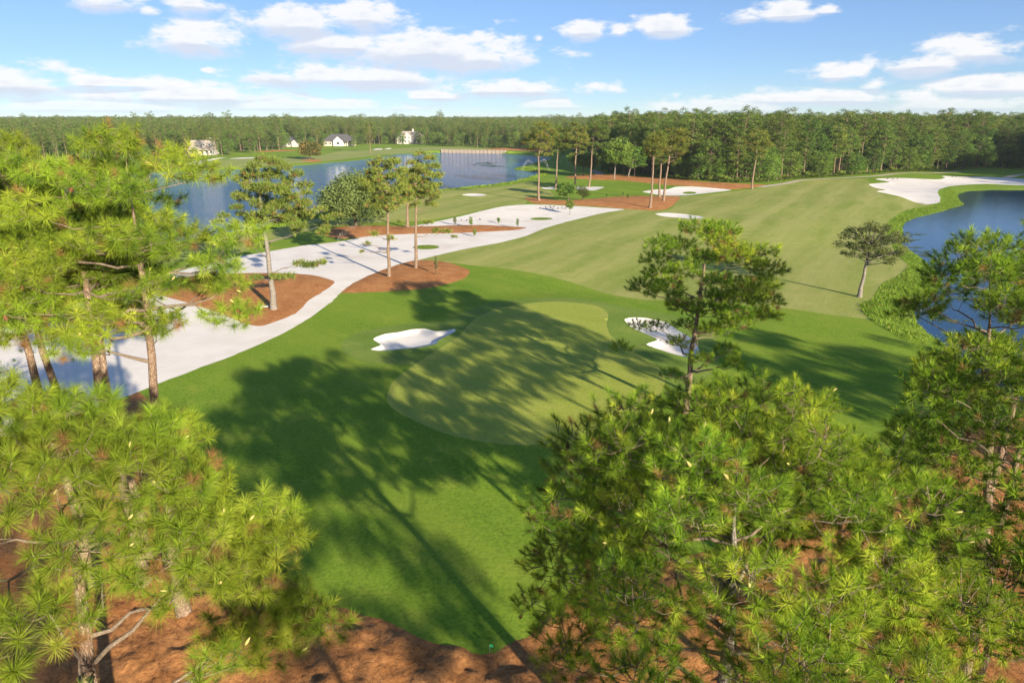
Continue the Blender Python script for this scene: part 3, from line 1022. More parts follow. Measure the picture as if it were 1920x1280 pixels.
def bough_pine(rng, H, r0, boughs, templates, per=36, lean=(0, 0), sides=10, tint=(0.45, 0.2), tuft=(0.85, 1.15), gap=0.30,
               twig=True, drop=0.45, top=0.94, wood_sides=6, up=0.7, wig=0.05):
    z = np.linspace(-0.3, H * top, 16)
    u = np.clip(z / H, 0, 1)
    wob = np.cumsum(rng.randn(16, 2) * wig, 0) * (H / 15)
    tr = np.stack([lean[0] * u ** 1.3 + wob[:, 0], lean[1] * u ** 1.3 + wob[:, 1], z], 1)
    rad = r0 * np.maximum(1 - 0.80 * u, 0.0) * (1 + 0.45 * np.exp(-np.clip(z, 0, None) / 0.5))
    rad[-3:] = r0 * np.array([0.17, 0.09, 0.015])
    trunk = Geo()
    trunk.tube(tr, rad, sides)
    # skeleton points limbs may spring from: position, radius
    zz = np.linspace(H * 0.22, H * top, 60)
    sk = np.stack([np.interp(zz, z, tr[:, 0]), np.interp(zz, z, tr[:, 1]), zz], 1)
    skr = np.interp(zz, z, rad)
    ontr = np.ones(len(sk), dtype=bool)
    axis_d = np.hypot(boughs[:, 0] - np.interp(boughs[:, 2], z, tr[:, 0]), boughs[:, 1] - np.interp(boughs[:, 2], z, tr[:, 1]))
    limbs = []
    for bi in np.argsort(axis_d):
        x, y, bz, br, fl = boughs[bi]
        c = np.array([x, y, bz])
        dv = c - sk
        dist = np.linalg.norm(dv, axis=1)
        hor = np.hypot(dv[:, 0], dv[:, 1])
        want = drop * hor                                   # limbs rise a little on their way out
        cost = dist + 0.9 * np.abs(dv[:, 2] - want) + np.where(dv[:, 2] < -0.2, 1.5, 0) + np.where(ontr, -0.6, 0)
        j = int(np.argmin(cost))
        p0 = sk[j]
        L = max(0.4, np.linalg.norm(c - p0))
        n = max(4, int(L * 1.7))
        t = np.linspace(0, 1, n + 1)[:, None]
        d0 = c - p0
        mid = p0 + d0 * 0.5 + np.array([0, 0, -0.10 * L]) + rng.randn(3) * 0.06 * L
        lp = (1 - t) ** 2 * p0 + 2 * t * (1 - t) * mid + t ** 2 * (c - np.array([0, 0, br * fl * 0.35]))
        lp[1:-1] += rng.randn(n - 1, 3) * 0.035 * min(L, 3)
        lr = min(skr[j] * 0.62, max(0.02, 0.018 + 0.020 * L))
        wd = Geo()
        rr_ = np.linspace(lr, 0.014, n + 1)
        wd.tube(lp, rr_, wood_sides)
        m = n // 2
        sk = np.concatenate([sk, lp[1:m + 1]])
        skr = np.concatenate([skr, rr_[1:m + 1]])
        ontr = np.concatenate([ontr, np.zeros(m, dtype=bool)])
        # tufts over the upper shell of the pad
        nt = max(3, int(per * (br / 1.2) ** 2))
        v = unit(rng.randn(nt * 5, 3))
        v = v[(v[:, 2] > -0.35 - 0.3 * rng.rand(len(v)))]
        q = c + v * np.array([br, br, br * fl]) * rng.uniform(0.55, 1.08, len(v))[:, None]
        keep = []
        for k in range(len(q)):
            if len(keep) >= nt:
                break
            if all(np.sum((q[k] - q[o]) ** 2) > gap * gap for o in keep):
                keep.append(k)
        tips = q[keep]
        axes = unit(v[keep] * np.array([1, 1, 0.6]) + np.array([0, 0, up]) + rng.randn(len(tips), 3) * 0.18)
        if twig:
            src = [lp[k] for k in range(max(1, n // 2), n + 1)]
            order = np.argsort(np.linalg.norm(tips - c, axis=1))
            for k in order:
                e = tips[k] - axes[k] * 0.10
                S = np.array(src)
                dd = np.linalg.norm(S - e, axis=1) + np.where(S[:, 2] > e[2], 0.3, 0.0)
                s0 = S[int(np.argmin(dd))]
                l3 = np.linalg.norm(e - s0)
                mp = s0 * 0.5 + e * 0.5 + np.array([0, 0, -0.12 * l3]) + rng.randn(3) * 0.05 * l3
                wd.tube(np.array([s0, mp, e, tips[k] + axes[k] * 0.03]), [0.014, 0.012, 0.011, 0.008], 3)
                src.append(mp * 0.5 + s0 * 0.5)
                src.append(mp)
        nd = Geo()
        m = len(tips)
        bt = tint[0] + rng.randn() * tint[1] * 0.35
        tn_ = np.clip(bt + rng.randn(m) * tint[1], 0.06, 0.97)
        tn_[(rng.rand(m) < 0.05) | ((rng.rand(m) < 0.10) & (tips[:, 2] < c[2]))] = 0.0
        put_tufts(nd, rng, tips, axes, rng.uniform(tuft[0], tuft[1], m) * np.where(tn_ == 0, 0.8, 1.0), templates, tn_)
        limbs.append((wd, nd, tips, axes))
    return trunk, limbs


_cr = np.random.RandomState(3)
# pine cone and yellow candle pieces
def cone_mesh():
    g = Geo()
    rows, seg = 7, 7
    for i in range(rows):
        u = i / (rows - 1)
        r = 0.045 * math.sin(math.pi * (0.12 + 0.80 * u)) + 0.008
        for k in range(seg):
            a = 2 * math.pi * (k + 0.5 * (i % 2)) / seg
            c = np.array([math.cos(a), math.sin(a), 0])
            s = np.array([-math.sin(a), math.cos(a), 0])
            p = c * r + np.array([0, 0, -0.13 + 0.13 * u])
            g.add([p - s * 0.018, p + s * 0.018, p + c * 0.022 + np.array([0, 0, -0.018])], [(0, 1, 2)])
    zz = np.linspace(-0.14, 0.01, 6)
    g.tube(np.stack([zz * 0, zz * 0, zz], 1), [0.012, 0.036, 0.045, 0.042, 0.03, 0.008], 7)
    return g.mesh('pine_cone', [M['cone']])


def candle_mesh():
    g = Geo()
    zz = np.linspace(0, 0.17, 6)
    g.tube(np.stack([0.02 * np.sin(zz * 9), zz * 0, zz], 1), [0.010, 0.024, 0.030, 0.027, 0.018, 0.003], 6, np.linspace(0.2, 0.9, 36))
    return g.mesh('candle', [M['candle']], True)


CONE, CANDLE = cone_mesh(), candle_mesh()


def set_near_pine(label, group, loc, data, wood, leaf, rz=0.0, cones=0, candles=0, seed=0, name='pine_tree', cat='pine tree'):
    trunk, limbs = data
    rng = np.random.RandomState(seed)
    t = thing(name, label, cat, (loc[0], loc[1], hz(*loc)), rz, group)
    obj('trunk', trunk.mesh('trunk', [M[wood]], True), t)
    for wd, nd, tips, axes in limbs:
        lo = obj('limb', wd.mesh('limb', [M['twig']], True), t)
        no = obj('needles', nd.mesh('needles', [M[leaf]]), lo)
        no['kind'] = 'stuff'
    every = [(p, a) for _, _, tips, axes in limbs for p, a in zip(tips, axes)]
    for i in range(cones):
        p, a = every[rng.randint(len(every))]
        c = obj('pine_cone', CONE, t, tuple(p - a * 0.22 + rng.randn(3) * 0.03))
        c.rotation_euler = (rng.uniform(-.6, .6), rng.uniform(-.6, .6), rng.rand() * 6)
        c.scale = [rng.uniform(0.9, 1.4)] * 3
    for i in range(candles):
        p, a = every[rng.randint(len(every))]
        c = obj('candle', CANDLE, t, tuple(p + a * 0.02))
        c.rotation_euler = Vector(a + rng.randn(3) * 0.25).to_track_quat('Z', 'Y').to_euler()
        c.scale = [rng.uniform(0.8, 1.3)] * 3
    return t


def copy_thing(src, label, group, loc, rz, sc=1.0, tilt=0.0):
    def cp(o, par):
        c = o.copy()
        C.objects.link(c)
        if par is not None:
            c.parent = par
        for ch in o.children:
            cp(ch, c)
        return c
    c = cp(src, None)
    c.location = loc
    c.rotation_euler = (tilt, 0, rz)
    c.scale = (sc, sc, sc)
    if label:
        c['label'] = label
    if group:
        c['group'] = group
    return c


# ------------------------------------------------------------------ the near pines
rs = np.random.RandomState
LONG = [with_brush(needle_tuft(rs(i), 180, 0.40, 0.0064, (0.2, 1.85), 0.20, 0.45), rs(900 + i), 14, 0.13, 0.012) for i in range(5)]
LONG2 = [with_brush(needle_tuft(rs(20 + i), 105, 0.40, 0.0135, (0.2, 2.0), 0.22, 0.9, False), rs(920 + i), 8, 0.14, 0.022) for i in range(5)]
SLASH = [with_brush(needle_tuft(rs(40 + i), 116, 0.30, 0.0085, (0.2, 1.65), 0.20, 0.25, False), rs(940 + i), 16, 0.17, 0.014) for i in range(5)]
SLASH2 = [with_brush(needle_tuft(rs(60 + i), 46, 0.33, 0.021, (0.15, 1.7), 0.2, 0.3, False), rs(960 + i), 6, 0.17, 0.03) for i in range(5)]
SLASH3 = [needle_tuft(rs(80 + i), 24, 0.36, 0.036, (0.15, 1.8), 0.2, 0.3, False) for i in range(5)]

near_group = 'pines standing round the viewpoint'


def cat(*a):
    return np.concatenate(a)


# low spreading long needled pine at the bottom left
r_ = rs(101)
b1 = cat(dome_boughs(r_, 25, (-0.5, 0.1, 10.9), (4.0, 3.7, 3.0), (0.95, 1.3), 0.08, (0.72, 1.0), 0.6),
         dome_boughs(r_, 8, (3.2, 1.5, 9.8), (1.3, 1.5, 1.0), (0.75, 1.0), -0.5, (0.3, 1.0), 0.6),
         dome_boughs(r_, 8, (3.8, 2.6, 6.8), (1.4, 1.3, 1.1), (0.65, 0.95), -0.6, (0.4, 1.0), 0.6),
         dome_boughs(r_, 6, (0.6, 0.8, 8.2), (3.6, 3.0, 0.9), (0.45, 0.7), -0.5, (0.6, 1.0), 0.6))
d1 = bough_pine(r_, 13.6, 0.27, b1, LONG, 36, (0.2, 0.3), 14, (0.62, 0.14), (0.85, 1.12), 0.36)
set_near_pine('sunlit long-needled pine filling the lower left corner', near_group, (-10.1, 12.8), d1, 'bark', 'needle', 0.0, 6, 46, 1)

# group of five tall pines behind it
def tall(seed, H, R0, n, base, lean, tintv):
    r = rs(seed)
    up_ = dome_boughs(r, int(n * 0.6), (lean[0] * 0.8, lean[1] * 0.8, H - 5.0), (R0, R0, 4.6), (1.0, 1.4), -0.5, (0.5, 1.0), 0.55)
    lo_ = dome_boughs(r, n - int(n * 0.6), (lean[0] * 0.5, lean[1] * 0.5, base + 2.4), (R0 * 1.1, R0 * 1.1, 2.4), (0.7, 1.05), -1, (0.55, 1.0), 0.5)
    return bough_pine(r, H, 0.17 + 0.004 * H, cat(up_, lo_), LONG2, 26, lean, 12, (tintv, 0.18), (0.85, 1.15), 0.40, up=0.45, drop=0.3)


set_near_pine('tallest of the left pines, straight trunk nearest the grass', near_group, (-14.0, 24.0), tall(111, 20.4, 4.4, 42, 11.8, (0.1, 0.2), 0.52), 'bark', 'needle', 0.4, 6, 20, 2)
set_near_pine('tall left pine with twin-like trunk just left of the tallest one', near_group, (-16.6, 26.0), tall(112, 19.8, 4.0, 32, 12.4, (-0.4, 0.2), 0.48), 'bark', 'needle', 1.0, 4, 0, 3)
set_near_pine('slimmer pine close behind the pair of left trunks', near_group, (-17.4, 27.8), tall(113, 18.8, 3.3, 24, 12.8, (0.3, 0.4), 0.44), 'bark', 'needle', 2.0, 3, 0, 4)
p5 = set_near_pine('leaning pine at the left edge, front one of two trunks', near_group, (-18.9, 25.8), tall(114, 19.6, 3.9, 28, 12.8, (-0.9, 0.3), 0.48), 'bark', 'needle', 0.3, 3, 0, 5)
copy_thing(p5, 'leaning pine at the left edge, rear one of two trunks', near_group, (-19.9, 27.8, hz(-19.9, 27.8)), 2.3, 0.96)

# wide crown at the lower right
r_ = rs(121)
b6 = cat(dome_boughs(r_, 66, (0.2, 0.8, 9.3), (5.0, 5.2, 4.2), (0.9, 1.3), -0.40, (0.66, 1.0), 0.7),
         dome_boughs(r_, 12, (0.0, 0.6, 9.2), (2.8, 2.8, 2.8), (0.8, 1.1), -0.5, (0.3, 1.0), 0.7),
         dome_boughs(r_, 7, (4.3, 0.3, 7.2), (1.8, 2.2, 0.9), (0.8, 1.05), -0.4, (0.3, 1.0), 0.6),
         dome_boughs(r_, 4, (-4.0, 0.5, 7.0), (1.3, 1.6, 0.8), (0.6, 0.9), -0.4, (0.3, 1.0), 0.6))
d6 = bough_pine(r_, 13.2, 0.27, b6, SLASH, 48, (0.2, 0.4), 14, (0.54, 0.22), (0.8, 1.15), 0.27)
set_near_pine('broad bushy pine with yellow candles filling the lower right', near_group, (5.4, 14.0), d6, 'bark_grey', 'needle_b', 0.0, 46, 110, 6)

# pine right of the green
r_ = rs(131)
b7 = cat(dome_boughs(r_, 26, (0.6, 0.4, 9.8), (4.6, 4.2, 3.6), (1.0, 1.4), -0.45, (0.55, 1.0), 0.5),
         dome_boughs(r_, 9, (2.4, 0.6, 7.6), (3.6, 3.0, 1.4), (0.9, 1.3), -0.6, (0.5, 1.0), 0.5),
         dome_boughs(r_, 12, (-0.6, 0.0, 5.2), (4.6, 4.0, 1.8), (0.7, 1.0), -0.8, (0.5, 1.0), 0.5))
d7 = bough_pine(r_, 13.4, 0.23, b7, SLASH2, 40, (0.7, 0.4), 12, (0.50, 0.2), (0.95, 1.35), 0.30)
set_near_pine('open crowned pine rising beside the right greenside bunker', near_group, (12.3, 44.5), d7, 'bark', 'needle_b', 0.0, 10, 0, 7)

# pair at the right edge
r_ = rs(141)
b8 = cat(dome_boughs(r_, 15, (-2.2, 0.8, 12.6), (2.8, 2.7, 2.3), (0.9, 1.3), -0.5, (0.4, 1.0), 0.55),
         dome_boughs(r_, 9, (-1.9, 0.5, 9.2), (3.4, 2.8, 1.6), (0.9, 1.3), -0.7, (0.5, 1.0), 0.55))
d8 = bough_pine(r_, 14.6, 0.22, b8, SLASH2, 40, (-2.4, 0.8), 12, (0.36, 0.18), (0.9, 1.25), 0.30)
set_near_pine('darker pine at the right edge leaning towards the fairway', near_group, (22.0, 27.2), d8, 'bark', 'needle_b', 0.0, 10, 0, 8)
r_ = rs(142)
b9 = cat(dome_boughs(r_, 16, (0.3, 0.2, 13.0), (2.7, 2.7, 2.6), (0.9, 1.3), -0.5, (0.4, 1.0), 0.55),
         dome_boughs(r_, 4, (0.2, 0.2, 9.4), (2.6, 2.6, 1.2), (0.9, 1.3), -0.7, (0.5, 1.0), 0.55))
d9 = bough_pine(r_, 15.6, 0.22, b9, SLASH2, 36, (0.4, 0.3), 10, (0.38, 0.18), (0.9, 1.25), 0.30)
set_near_pine('pine cut by the right frame edge, behind the leaning one', near_group, (24.6, 30.8), d9, 'bark', 'needle_b', 0.0, 6, 0, 9)


# low pine closing the lower right corner
r_ = rs(143)
b10 = cat(dome_boughs(r_, 26, (0.0, 0.3, 7.4), (3.3, 3.2, 2.6), (0.8, 1.15), -0.3, (0.55, 1.0), 0.6))
d10 = bough_pine(r_, 9.8, 0.18, b10, SLASH2, 44, (0.2, 0.2), 10, (0.48, 0.2), (0.85, 1.15), 0.27)
set_near_pine('low pine in the bottom right corner beside the broad bushy one', near_group, (13.0, 15.2), d10, 'bark', 'needle_b', 0.0, 6, 12, 10)


r_ = rs(144)
b11 = cat(dome_boughs(r_, 30, (-0.3, 0.2, 10.2), (3.5, 3.3, 2.9), (0.85, 1.2), -0.4, (0.5, 1.0), 0.55),
          dome_boughs(r_, 5, (-2.6, 0.4, 8.2), (1.4, 1.6, 0.8), (0.6, 0.9), -0.6, (0.4, 1.0), 0.5))
d11 = bough_pine(r_, 13.0, 0.21, b11, SLASH2, 42, (-0.2, 0.2), 10, (0.40, 0.2), (0.85, 1.2), 0.28)
set_near_pine('middle pine of the right edge, between the broad bushy one and the leaning one', near_group, (15.9, 19.2), d11, 'bark', 'needle_b', 0.0, 8, 8, 11)


# simpler pines round and behind the viewpoint; their shadows fall over the green
def joined_pine(name, data, wood, leaf):
    trunk, limbs = data
    tk, cr = Geo(), Geo()
    for V, F in zip(trunk.V, [f for f in trunk.F]):
        tk.add(V, F)
    for wd, nd, _, _ in limbs:
        n0 = 0
        for V, F in zip(wd.V, wd.F):
            tk.add(V, F - n0)
            n0 += len(V)
        n0 = 0
        for V, F, T in zip(nd.V, nd.F, nd.T):
            cr.add(V, F - n0, T)
            n0 += len(V)
    return tk.mesh('trunk', [M[wood]], True), cr.mesh('crown', [M[leaf]])


def simple_tree(name, label, cat, group, loc, meshes, rz=0.0, sc=1.0, scz=None):
    t = thing(name, label, cat, loc, rz, group)
    t.scale = (sc, sc, scz or sc)
    obj('trunk', meshes[0], t)
    obj('crown', meshes[1], t)
    return t


def back_pine(seed, H, R0, n, base):
    r = rs(seed)
    b = cat(dome_boughs(r, n, (0, 0, H - 3.6), (R0, R0, 3.4), (0.9, 1.3), -0.6, (0.5, 1.0), 0.55),
            dome_boughs(r, n // 3, (0, 0, base + 1.5), (R0 * 0.9, R0 * 0.9, 1.5), (0.7, 1.0), -0.8, (0.5, 1.0), 0.5))
    return joined_pine('x', bough_pine(r, H, 0.24, b, SLASH3, 30, (0.3, 0.2), 8, (0.45, 0.2), (1.0, 1.5), 0.3, twig=False, wood_sides=4), 'bark', 'needle_b')


back_a = back_pine(151, 18.0, 3.5, 26, 9.5)
back_b = back_pine(152, 16.5, 2.2, 12, 11.0)
BACK = [(13.6, 12.2, 1, 0.92), (24.4, 15.5, 1, 1.0), (34.0, 20.0, 1, 1.0), (12.0, -8.0, 0, 1.0), (50.0, 10.0, 0, 0.95), (46.0, 15.0, 1, 1.0), (56.0, 12.0, 0, 1.0), (62.0, 9.0, 0, 0.95),
        (67.0, 13.0, 1, 1.0), (33.0, -9.0, 0, 1.0), (-14.0, -10.0, 0, 1.0), (-27.0, 2.0, 1, 1.0), (-34.0, 10.0, 0, 1.0), (5.0, -16.0, 1, 1.0), (22.0, -14.0, 1, 1.0)]
for i, (x, y, k, s) in enumerate(BACK):
    simple_tree('pine_tree', 'pine standing outside the view behind or beside the lower right pine', 'pine tree', 'pines outside the view', (x, y, hz(x, y)), (back_a, back_b)[k], i * 1.7, s)
print('near pines', round(_time.time() - _t0, 1))

print('TRIS', sum(sum(len(p.vertices) - 2 for p in m.polygons) for m in bpy.data.meshes) if False else sum(len(m.loops) - 2 * len(m.polygons) for m in bpy.data.meshes))


# ------------------------------------------------------------------ trees in the middle distance
def at_depth(px, py, y):
    """point on the sight line of a pixel at ground distance y ahead"""
    d = ray(px, py)
    t = y / d[1]
    return np.array([d[0] * t, y, CAM_H + d[2] * t])


def leaf_blob(rng, n, size, sq=0.7):
    """a spray of n small leaves in a unit ball, as triangles"""
    c = unit(rng.randn(n, 3)) * (rng.rand(n, 1) ** 0.45)
    nrm = unit(c + rng.randn(n, 3) * 0.7 + np.array([0, 0, 0.4]))
    a = unit(np.cross(nrm, rng.randn(n, 3)))
    b = np.cross(nrm, a)
    s = size * rng.uniform(0.6, 1.3, n)[:, None]
    V = np.stack([c - a * s * 0.6 - b * s * 0.4, c + a * s * 0.6 - b * s * 0.4, c + b * s], 1).reshape(-1, 3)
    F = np.arange(n * 3).reshape(-1, 3)
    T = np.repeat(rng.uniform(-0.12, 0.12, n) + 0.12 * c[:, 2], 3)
    return V, F, T


MIDT = [needle_tuft(rs(200 + i), 15, 0.34, 0.060, (0.1, 1.7), 0.2, 0.2, False) for i in range(4)]


def mid_pine(seed, H, boughs, per=34, lean=(0, 0), r0=0.2, tint=(0.45, 0.2), wood='bark', leaf='needle_far', gap=0.24, tuft=(0.9, 1.4), drop=0.35, templates=None):
    return joined_pine('m', bough_pine(rs(seed), H, r0, boughs, templates or MIDT, per, lean, 9, tint, tuft, gap, True, drop, wood_sides=5), wood, leaf)


def crown_span(px0, px1, py_top, py_bot, base):
    """centre and radii, relative to the base, of a crown seen between those pixels"""
    y = base[1]
    a, b = at_depth(px0, (py_top + py_bot) / 2, y), at_depth(px1, (py_top + py_bot) / 2, y)
    t, u = at_depth((px0 + px1) / 2, py_top, y), at_depth((px0 + px1) / 2, py_bot, y)
    c = (a + b) / 2
    c[2] = (t[2] + u[2]) / 2
    return c - np.array([base[0], base[1], 0]), abs(b[0] - a[0]) / 2, abs(t[2] - u[2]) / 2


isle_group = 'pines on the straw islands of the waste sand'
# the single open crowned tree on the left island
bx, by = P(512, 583)
c, rw, rh = crown_span(425, 610, 303, 440, (bx, by))
r_ = rs(301)
bb = cat(dome_boughs(r_, 46, c + np.array([-.2, 0, .2]), (rw * 0.74, rw * 0.68, rh), (0.65, 1.0), -0.8, (0.5, 1.0), 0.6),
         dome_boughs(r_, 10, c + np.array([3.6, 0, -2.6]), (3.4, 2.6, 1.6), (0.6, 0.9), -0.8, (0.4, 1.0), 0.4),
         dome_boughs(r_, 8, c + np.array([-3.6, 0, -2.4]), (2.6, 2.6, 1.4), (0.5, 0.8), -0.8, (0.4, 1.0), 0.4),
         np.array([(4.5, 0, 4.9, .8, .4), (5.8, -.5, 5.2, .7, .4), (3.2, .4, 5.0, .7, .4), (-1.2, -.4, 3.6, .8, .35), (.9, -.6, 3.8, .7, .35), (2.2, -.4, 3.7, .7, .35), (-.2, 0.6, 6.8, .6, .4), (-2.0, 1.5, 6.6, .7, .4)]))
m1 = mid_pine(302, c[2] + rh - 0.4, bb, 80, (0.1, 0), 0.33, (0.66, 0.2), 'bark_grey', 'needle_pale')
simple_tree('pine_tree', 'open-crowned tree alone on the left straw island', 'tree', isle_group, (bx, by, hz(bx, by)), m1)

for (px, py, x0, x1, t_, b_, lab, seed, nb, extra) in (
        (730, 521, 672, 778, 297, 402, 'front pine of the two on the straw island beside the fairway', 311, 36, [(-2.6, 0, 4.4, .5, .4), (-1.8, .6, 5.6, .6, .5), (.6, -.4, 5.2, .6, .5), (-3.4, .2, 3.4, .4, .4)]),
        (780, 504, 752, 836, 288, 400, 'rear pine of the two on the straw island beside the fairway', 312, 36, [(3.0, 0, 5.2, .7, .4), (4.4, .3, 5.0, .7, .4), (2.0, -.5, 6.4, .7, .4), (5.4, 0, 4.4, .5, .4), (-2.0, 0, 6.4, .5, .4)])):
    bx, by = P(px, py)
    c, rw, rh = crown_span(x0, x1, t_, b_, (bx, by))
    bb = cat(dome_boughs(rs(seed), 54, c, (rw * 0.88, rw * 0.85, rh), (0.5, 0.85), -0.85, (0.45, 1.0), 0.65), np.array(extra))
    mm = mid_pine(seed + 20, c[2] + rh - 0.3, bb, 60, (c[0] * 0.5, 0), 0.24, (0.50, 0.24), 'bark', 'needle_pale')
    simple_tree('pine_tree', lab, 'tree', isle_group, (bx, by, hz(bx, by)), mm)

# tall slim pines on the far straw bed
slim_group = 'tall slim pines at the end of the waste sand'
SLIM = [
    (1010, 379, 985, 1042, 231, 292, 'foremost tall slim pine, at the left tip of the far straw bed', 'needle_pale'),
    (1042, 352, 1032, 1066, 236, 278, 'slim pine standing on the tiny sand patch beside the pond', 'needle_far'),
    (1078, 353, 1060, 1104, 228, 282, 'tall slim pine rising just behind the bushy shrub', 'needle_pale'),
    (1104, 348, 1088, 1142, 227, 275, 'tall slim pine on the small sand patch, nearest the pale oaks', 'needle_far'),
    (1219, 392, 1207, 1248, 254, 294, 'lower front pine of three at the right of the straw bed', 'needle_pale'),
    (1236, 370, 1226, 1262, 246, 300, 'slim middle pine of three at the right of the straw bed', 'needle_far'),
    (1244, 377, 1240, 1290, 238, 300, 'wide crowned pine of three at the right of the straw bed', 'needle_pale'),
    (1410, 354, 1398, 1446, 244, 292, 'lone pine between the wood and the fairway edge', 'needle_pale'),
    (764, 425, 742, 790, 318, 370, 'thin pine half hidden behind the two island pines', 'needle_far'),
]
for i, (px, py, x0, x1, t_, b_, lab, leaf) in enumerate(SLIM):
    bx, by = P(px, py)
    c, rw, rh = crown_span(x0, x1, t_, b_, (bx, by))
    r_ = rs(330 + i)
    bb = cat(dome_boughs(r_, 26, c, (rw, rw, rh), (0.9, 1.35), -0.8, (0.35, 1.0), 0.6),
             dome_boughs(r_, 4, c + np.array([0, 0, -rh * 1.1]), (rw * 0.7, rw * 0.7, 1.0), (0.5, 0.8), -0.8, (0.6, 1.0), 0.4))
    mm = mid_pine(360 + i, c[2] + rh - 0.5, bb, 34, (c[0] * 0.7, 0), 0.30, (0.45, 0.25), 'bark', leaf, 0.3, (1.1, 1.7))
    simple_tree('pine_tree', lab, 'pine tree', slim_group, (bx, by, hz(bx, by)), mm)


# broadleaf trees -----------------------------------------------------
def leafy(seed, H, blobs, leaf_n, leaf_s, r0, wood, leaf, lean=(0, 0), tint=(0.45, 0.18), fork=0.25, top=0.75):
    """forking trunk with limbs to every blob; rows of blobs: x, y, z, radius, flatness"""
    rng = rs(seed)
    tk, cr = Geo(), Geo()
    z = np.linspace(-0.3, H * top, 10)
    u = np.clip(z / H, 0, 1)
    tr = np.stack([lean[0] * u + np.cumsum(rng.randn(10) * 0.05), lean[1] * u + np.cumsum(rng.randn(10) * 0.05), z], 1)
    rad = r0 * (1 - 0.8 * u) * (1 + 0.5 * np.exp(-np.clip(z, 0, None) / 0.4))
    tk.tube(tr, rad, 9)
    temps = [leaf_blob(rng, leaf_n, leaf_s) for _ in range(5)]
    for (x, y, bz, br, fl) in blobs:
        c_ = np.array([x, y, bz])
        zs = max(H * fork, min(bz - 0.35 * np.hypot(x - lean[0] * bz / H, y), H * top * 0.98))
        p0 = np.array([np.interp(zs, z, tr[:, 0]), np.interp(zs, z, tr[:, 1]), zs])
        mid = p0 * 0.5 + c_ * 0.5 + np.array([0, 0, 0.08 * np.linalg.norm(c_ - p0)]) + rng.randn(3) * 0.2
        t = np.linspace(0, 1, 6)[:, None]
        lp = (1 - t) ** 2 * p0 + 2 * t * (1 - t) * mid + t ** 2 * c_
        L = np.linalg.norm(c_ - p0)
        tk.tube(lp, np.linspace(min(r0 * 0.45, 0.02 + 0.018 * L), 0.015, 6), 5)
        for _ in range(4):
            e = c_ + unit(rng.randn(3)) * br * 0.8 * np.array([1, 1, fl])
            tk.tube(np.array([lp[3], (lp[4] + e) / 2, e]), [0.02, 0.015, 0.008], 3)
        V, F, T = temps[rng.randint(5)]
        a = rng.rand() * 6.28
        Rz = np.array([[math.cos(a), -math.sin(a), 0], [math.sin(a), math.cos(a), 0], [0, 0, 1]])
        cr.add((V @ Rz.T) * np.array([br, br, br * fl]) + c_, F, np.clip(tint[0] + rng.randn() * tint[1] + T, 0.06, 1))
    return tk.mesh('trunk', [M[wood]], True), cr.mesh('crown', [M[leaf]])


LEAFY = [
    # base px, crown px box, blobs, leaves per blob, leaf size (of blob), material, name, label
    (668, 421, 596, 738, 320, 418, 64, 330, 0.13, 'oak_grey', 'bark_dark', 'oak_tree', 'dark rounded oak behind the two island pines'),
    (1093, 329, 1062, 1128, 284, 318, 34, 130, 0.24, 'oak', 'bark_dark', 'oak_tree', 'dark low oak beside the paved path'),
    (1152, 336, 1126, 1190, 256, 316, 50, 130, 0.22, 'oak_lt', 'bark_grey', 'oak_tree', 'larger pale green oak on the straw strip'),
    (1178, 333, 1172, 1216, 274, 322, 34, 130, 0.22, 'oak_lt', 'bark_grey', 'oak_tree', 'smaller pale green oak on the straw strip'),
    (1066, 378, 1042, 1082, 343, 374, 26, 130, 0.24, 'oak_lt', 'bark_dark', 'shrub', 'bushy rounded shrub under the tall slim pines'),
    (1093, 378, 1080, 1107, 351, 376, 20, 120, 0.26, 'palmetto', 'bark_dark', 'shrub', 'smaller darker shrub right of the bushy one'),
    (580, 299, 559, 603, 261, 296, 40, 100, 0.26, 'magnolia', 'bark_dark', 'magnolia_tree', 'lone rounded magnolia beyond the pond'),
]
for i, (px, py, x0, x1, t_, b_, nb, ln_, ls_, leaf, wood, nm, lab) in enumerate(LEAFY):
    bx, by = P(px, py)
    c, rw, rh = crown_span(x0, x1, t_, b_, (bx, by))
    r_ = rs(400 + i)
    br = rw * 0.30
    bb = dome_boughs(r_, nb, c, (rw - br * 0.6, rw - br * 0.6, rh - br * 0.5), (br * 0.8, br * 1.25), -0.75, (0.35, 1.0), 0.75)
    mm = leafy(420 + i, c[2] + rh, bb, ln_, ls_, 0.10 + 0.025 * rh, wood, leaf, (c[0], 0), fork=0.12)
    simple_tree(nm, lab, 'shrub' if nm == 'shrub' else 'tree', None, (bx, by, hz(bx, by)), mm)

# grey green oak leaning by the right pond
bx, by = P(1611, 556)
r_ = rs(431)
c, rw, rh = crown_span(1574, 1700, 414, 497, (bx, by))
bb = dome_boughs(r_, 62, c, (rw * 0.95, rw * 0.85, rh * 0.9), (0.45, 0.85), -0.75, (0.25, 1.0), 0.65)
mm = leafy(432, c[2] + rh, bb, 190, 0.18, 0.24, 'bark_grey', 'oak_grey', (c[0] * 1.1, 0), (0.45, 0.2), 0.42, 0.7)
simple_tree('oak_tree', 'small grey-green oak leaning beside the right pond', 'tree', None, (bx, by, hz(bx, by)), mm)
# dark leafed small tree at the left edge of the sand
bx, by = P(6, 800)
bb = dome_boughs(rs(433), 26, (0, 0, 2.6), (1.9, 1.9, 1.9), (0.5, 0.8), -0.7, (0.3, 1.0), 0.7)
mm = leafy(434, 4.6, bb, 110, 0.11, 0.09, 'bark_dark', 'oak', (0, 0), (0.35, 0.2), 0.2, 0.8)
simple_tree('small_tree', 'small dark-leaved tree at the left frame edge on the sand', 'tree', None, (bx, by, hz(bx, by)), mm)


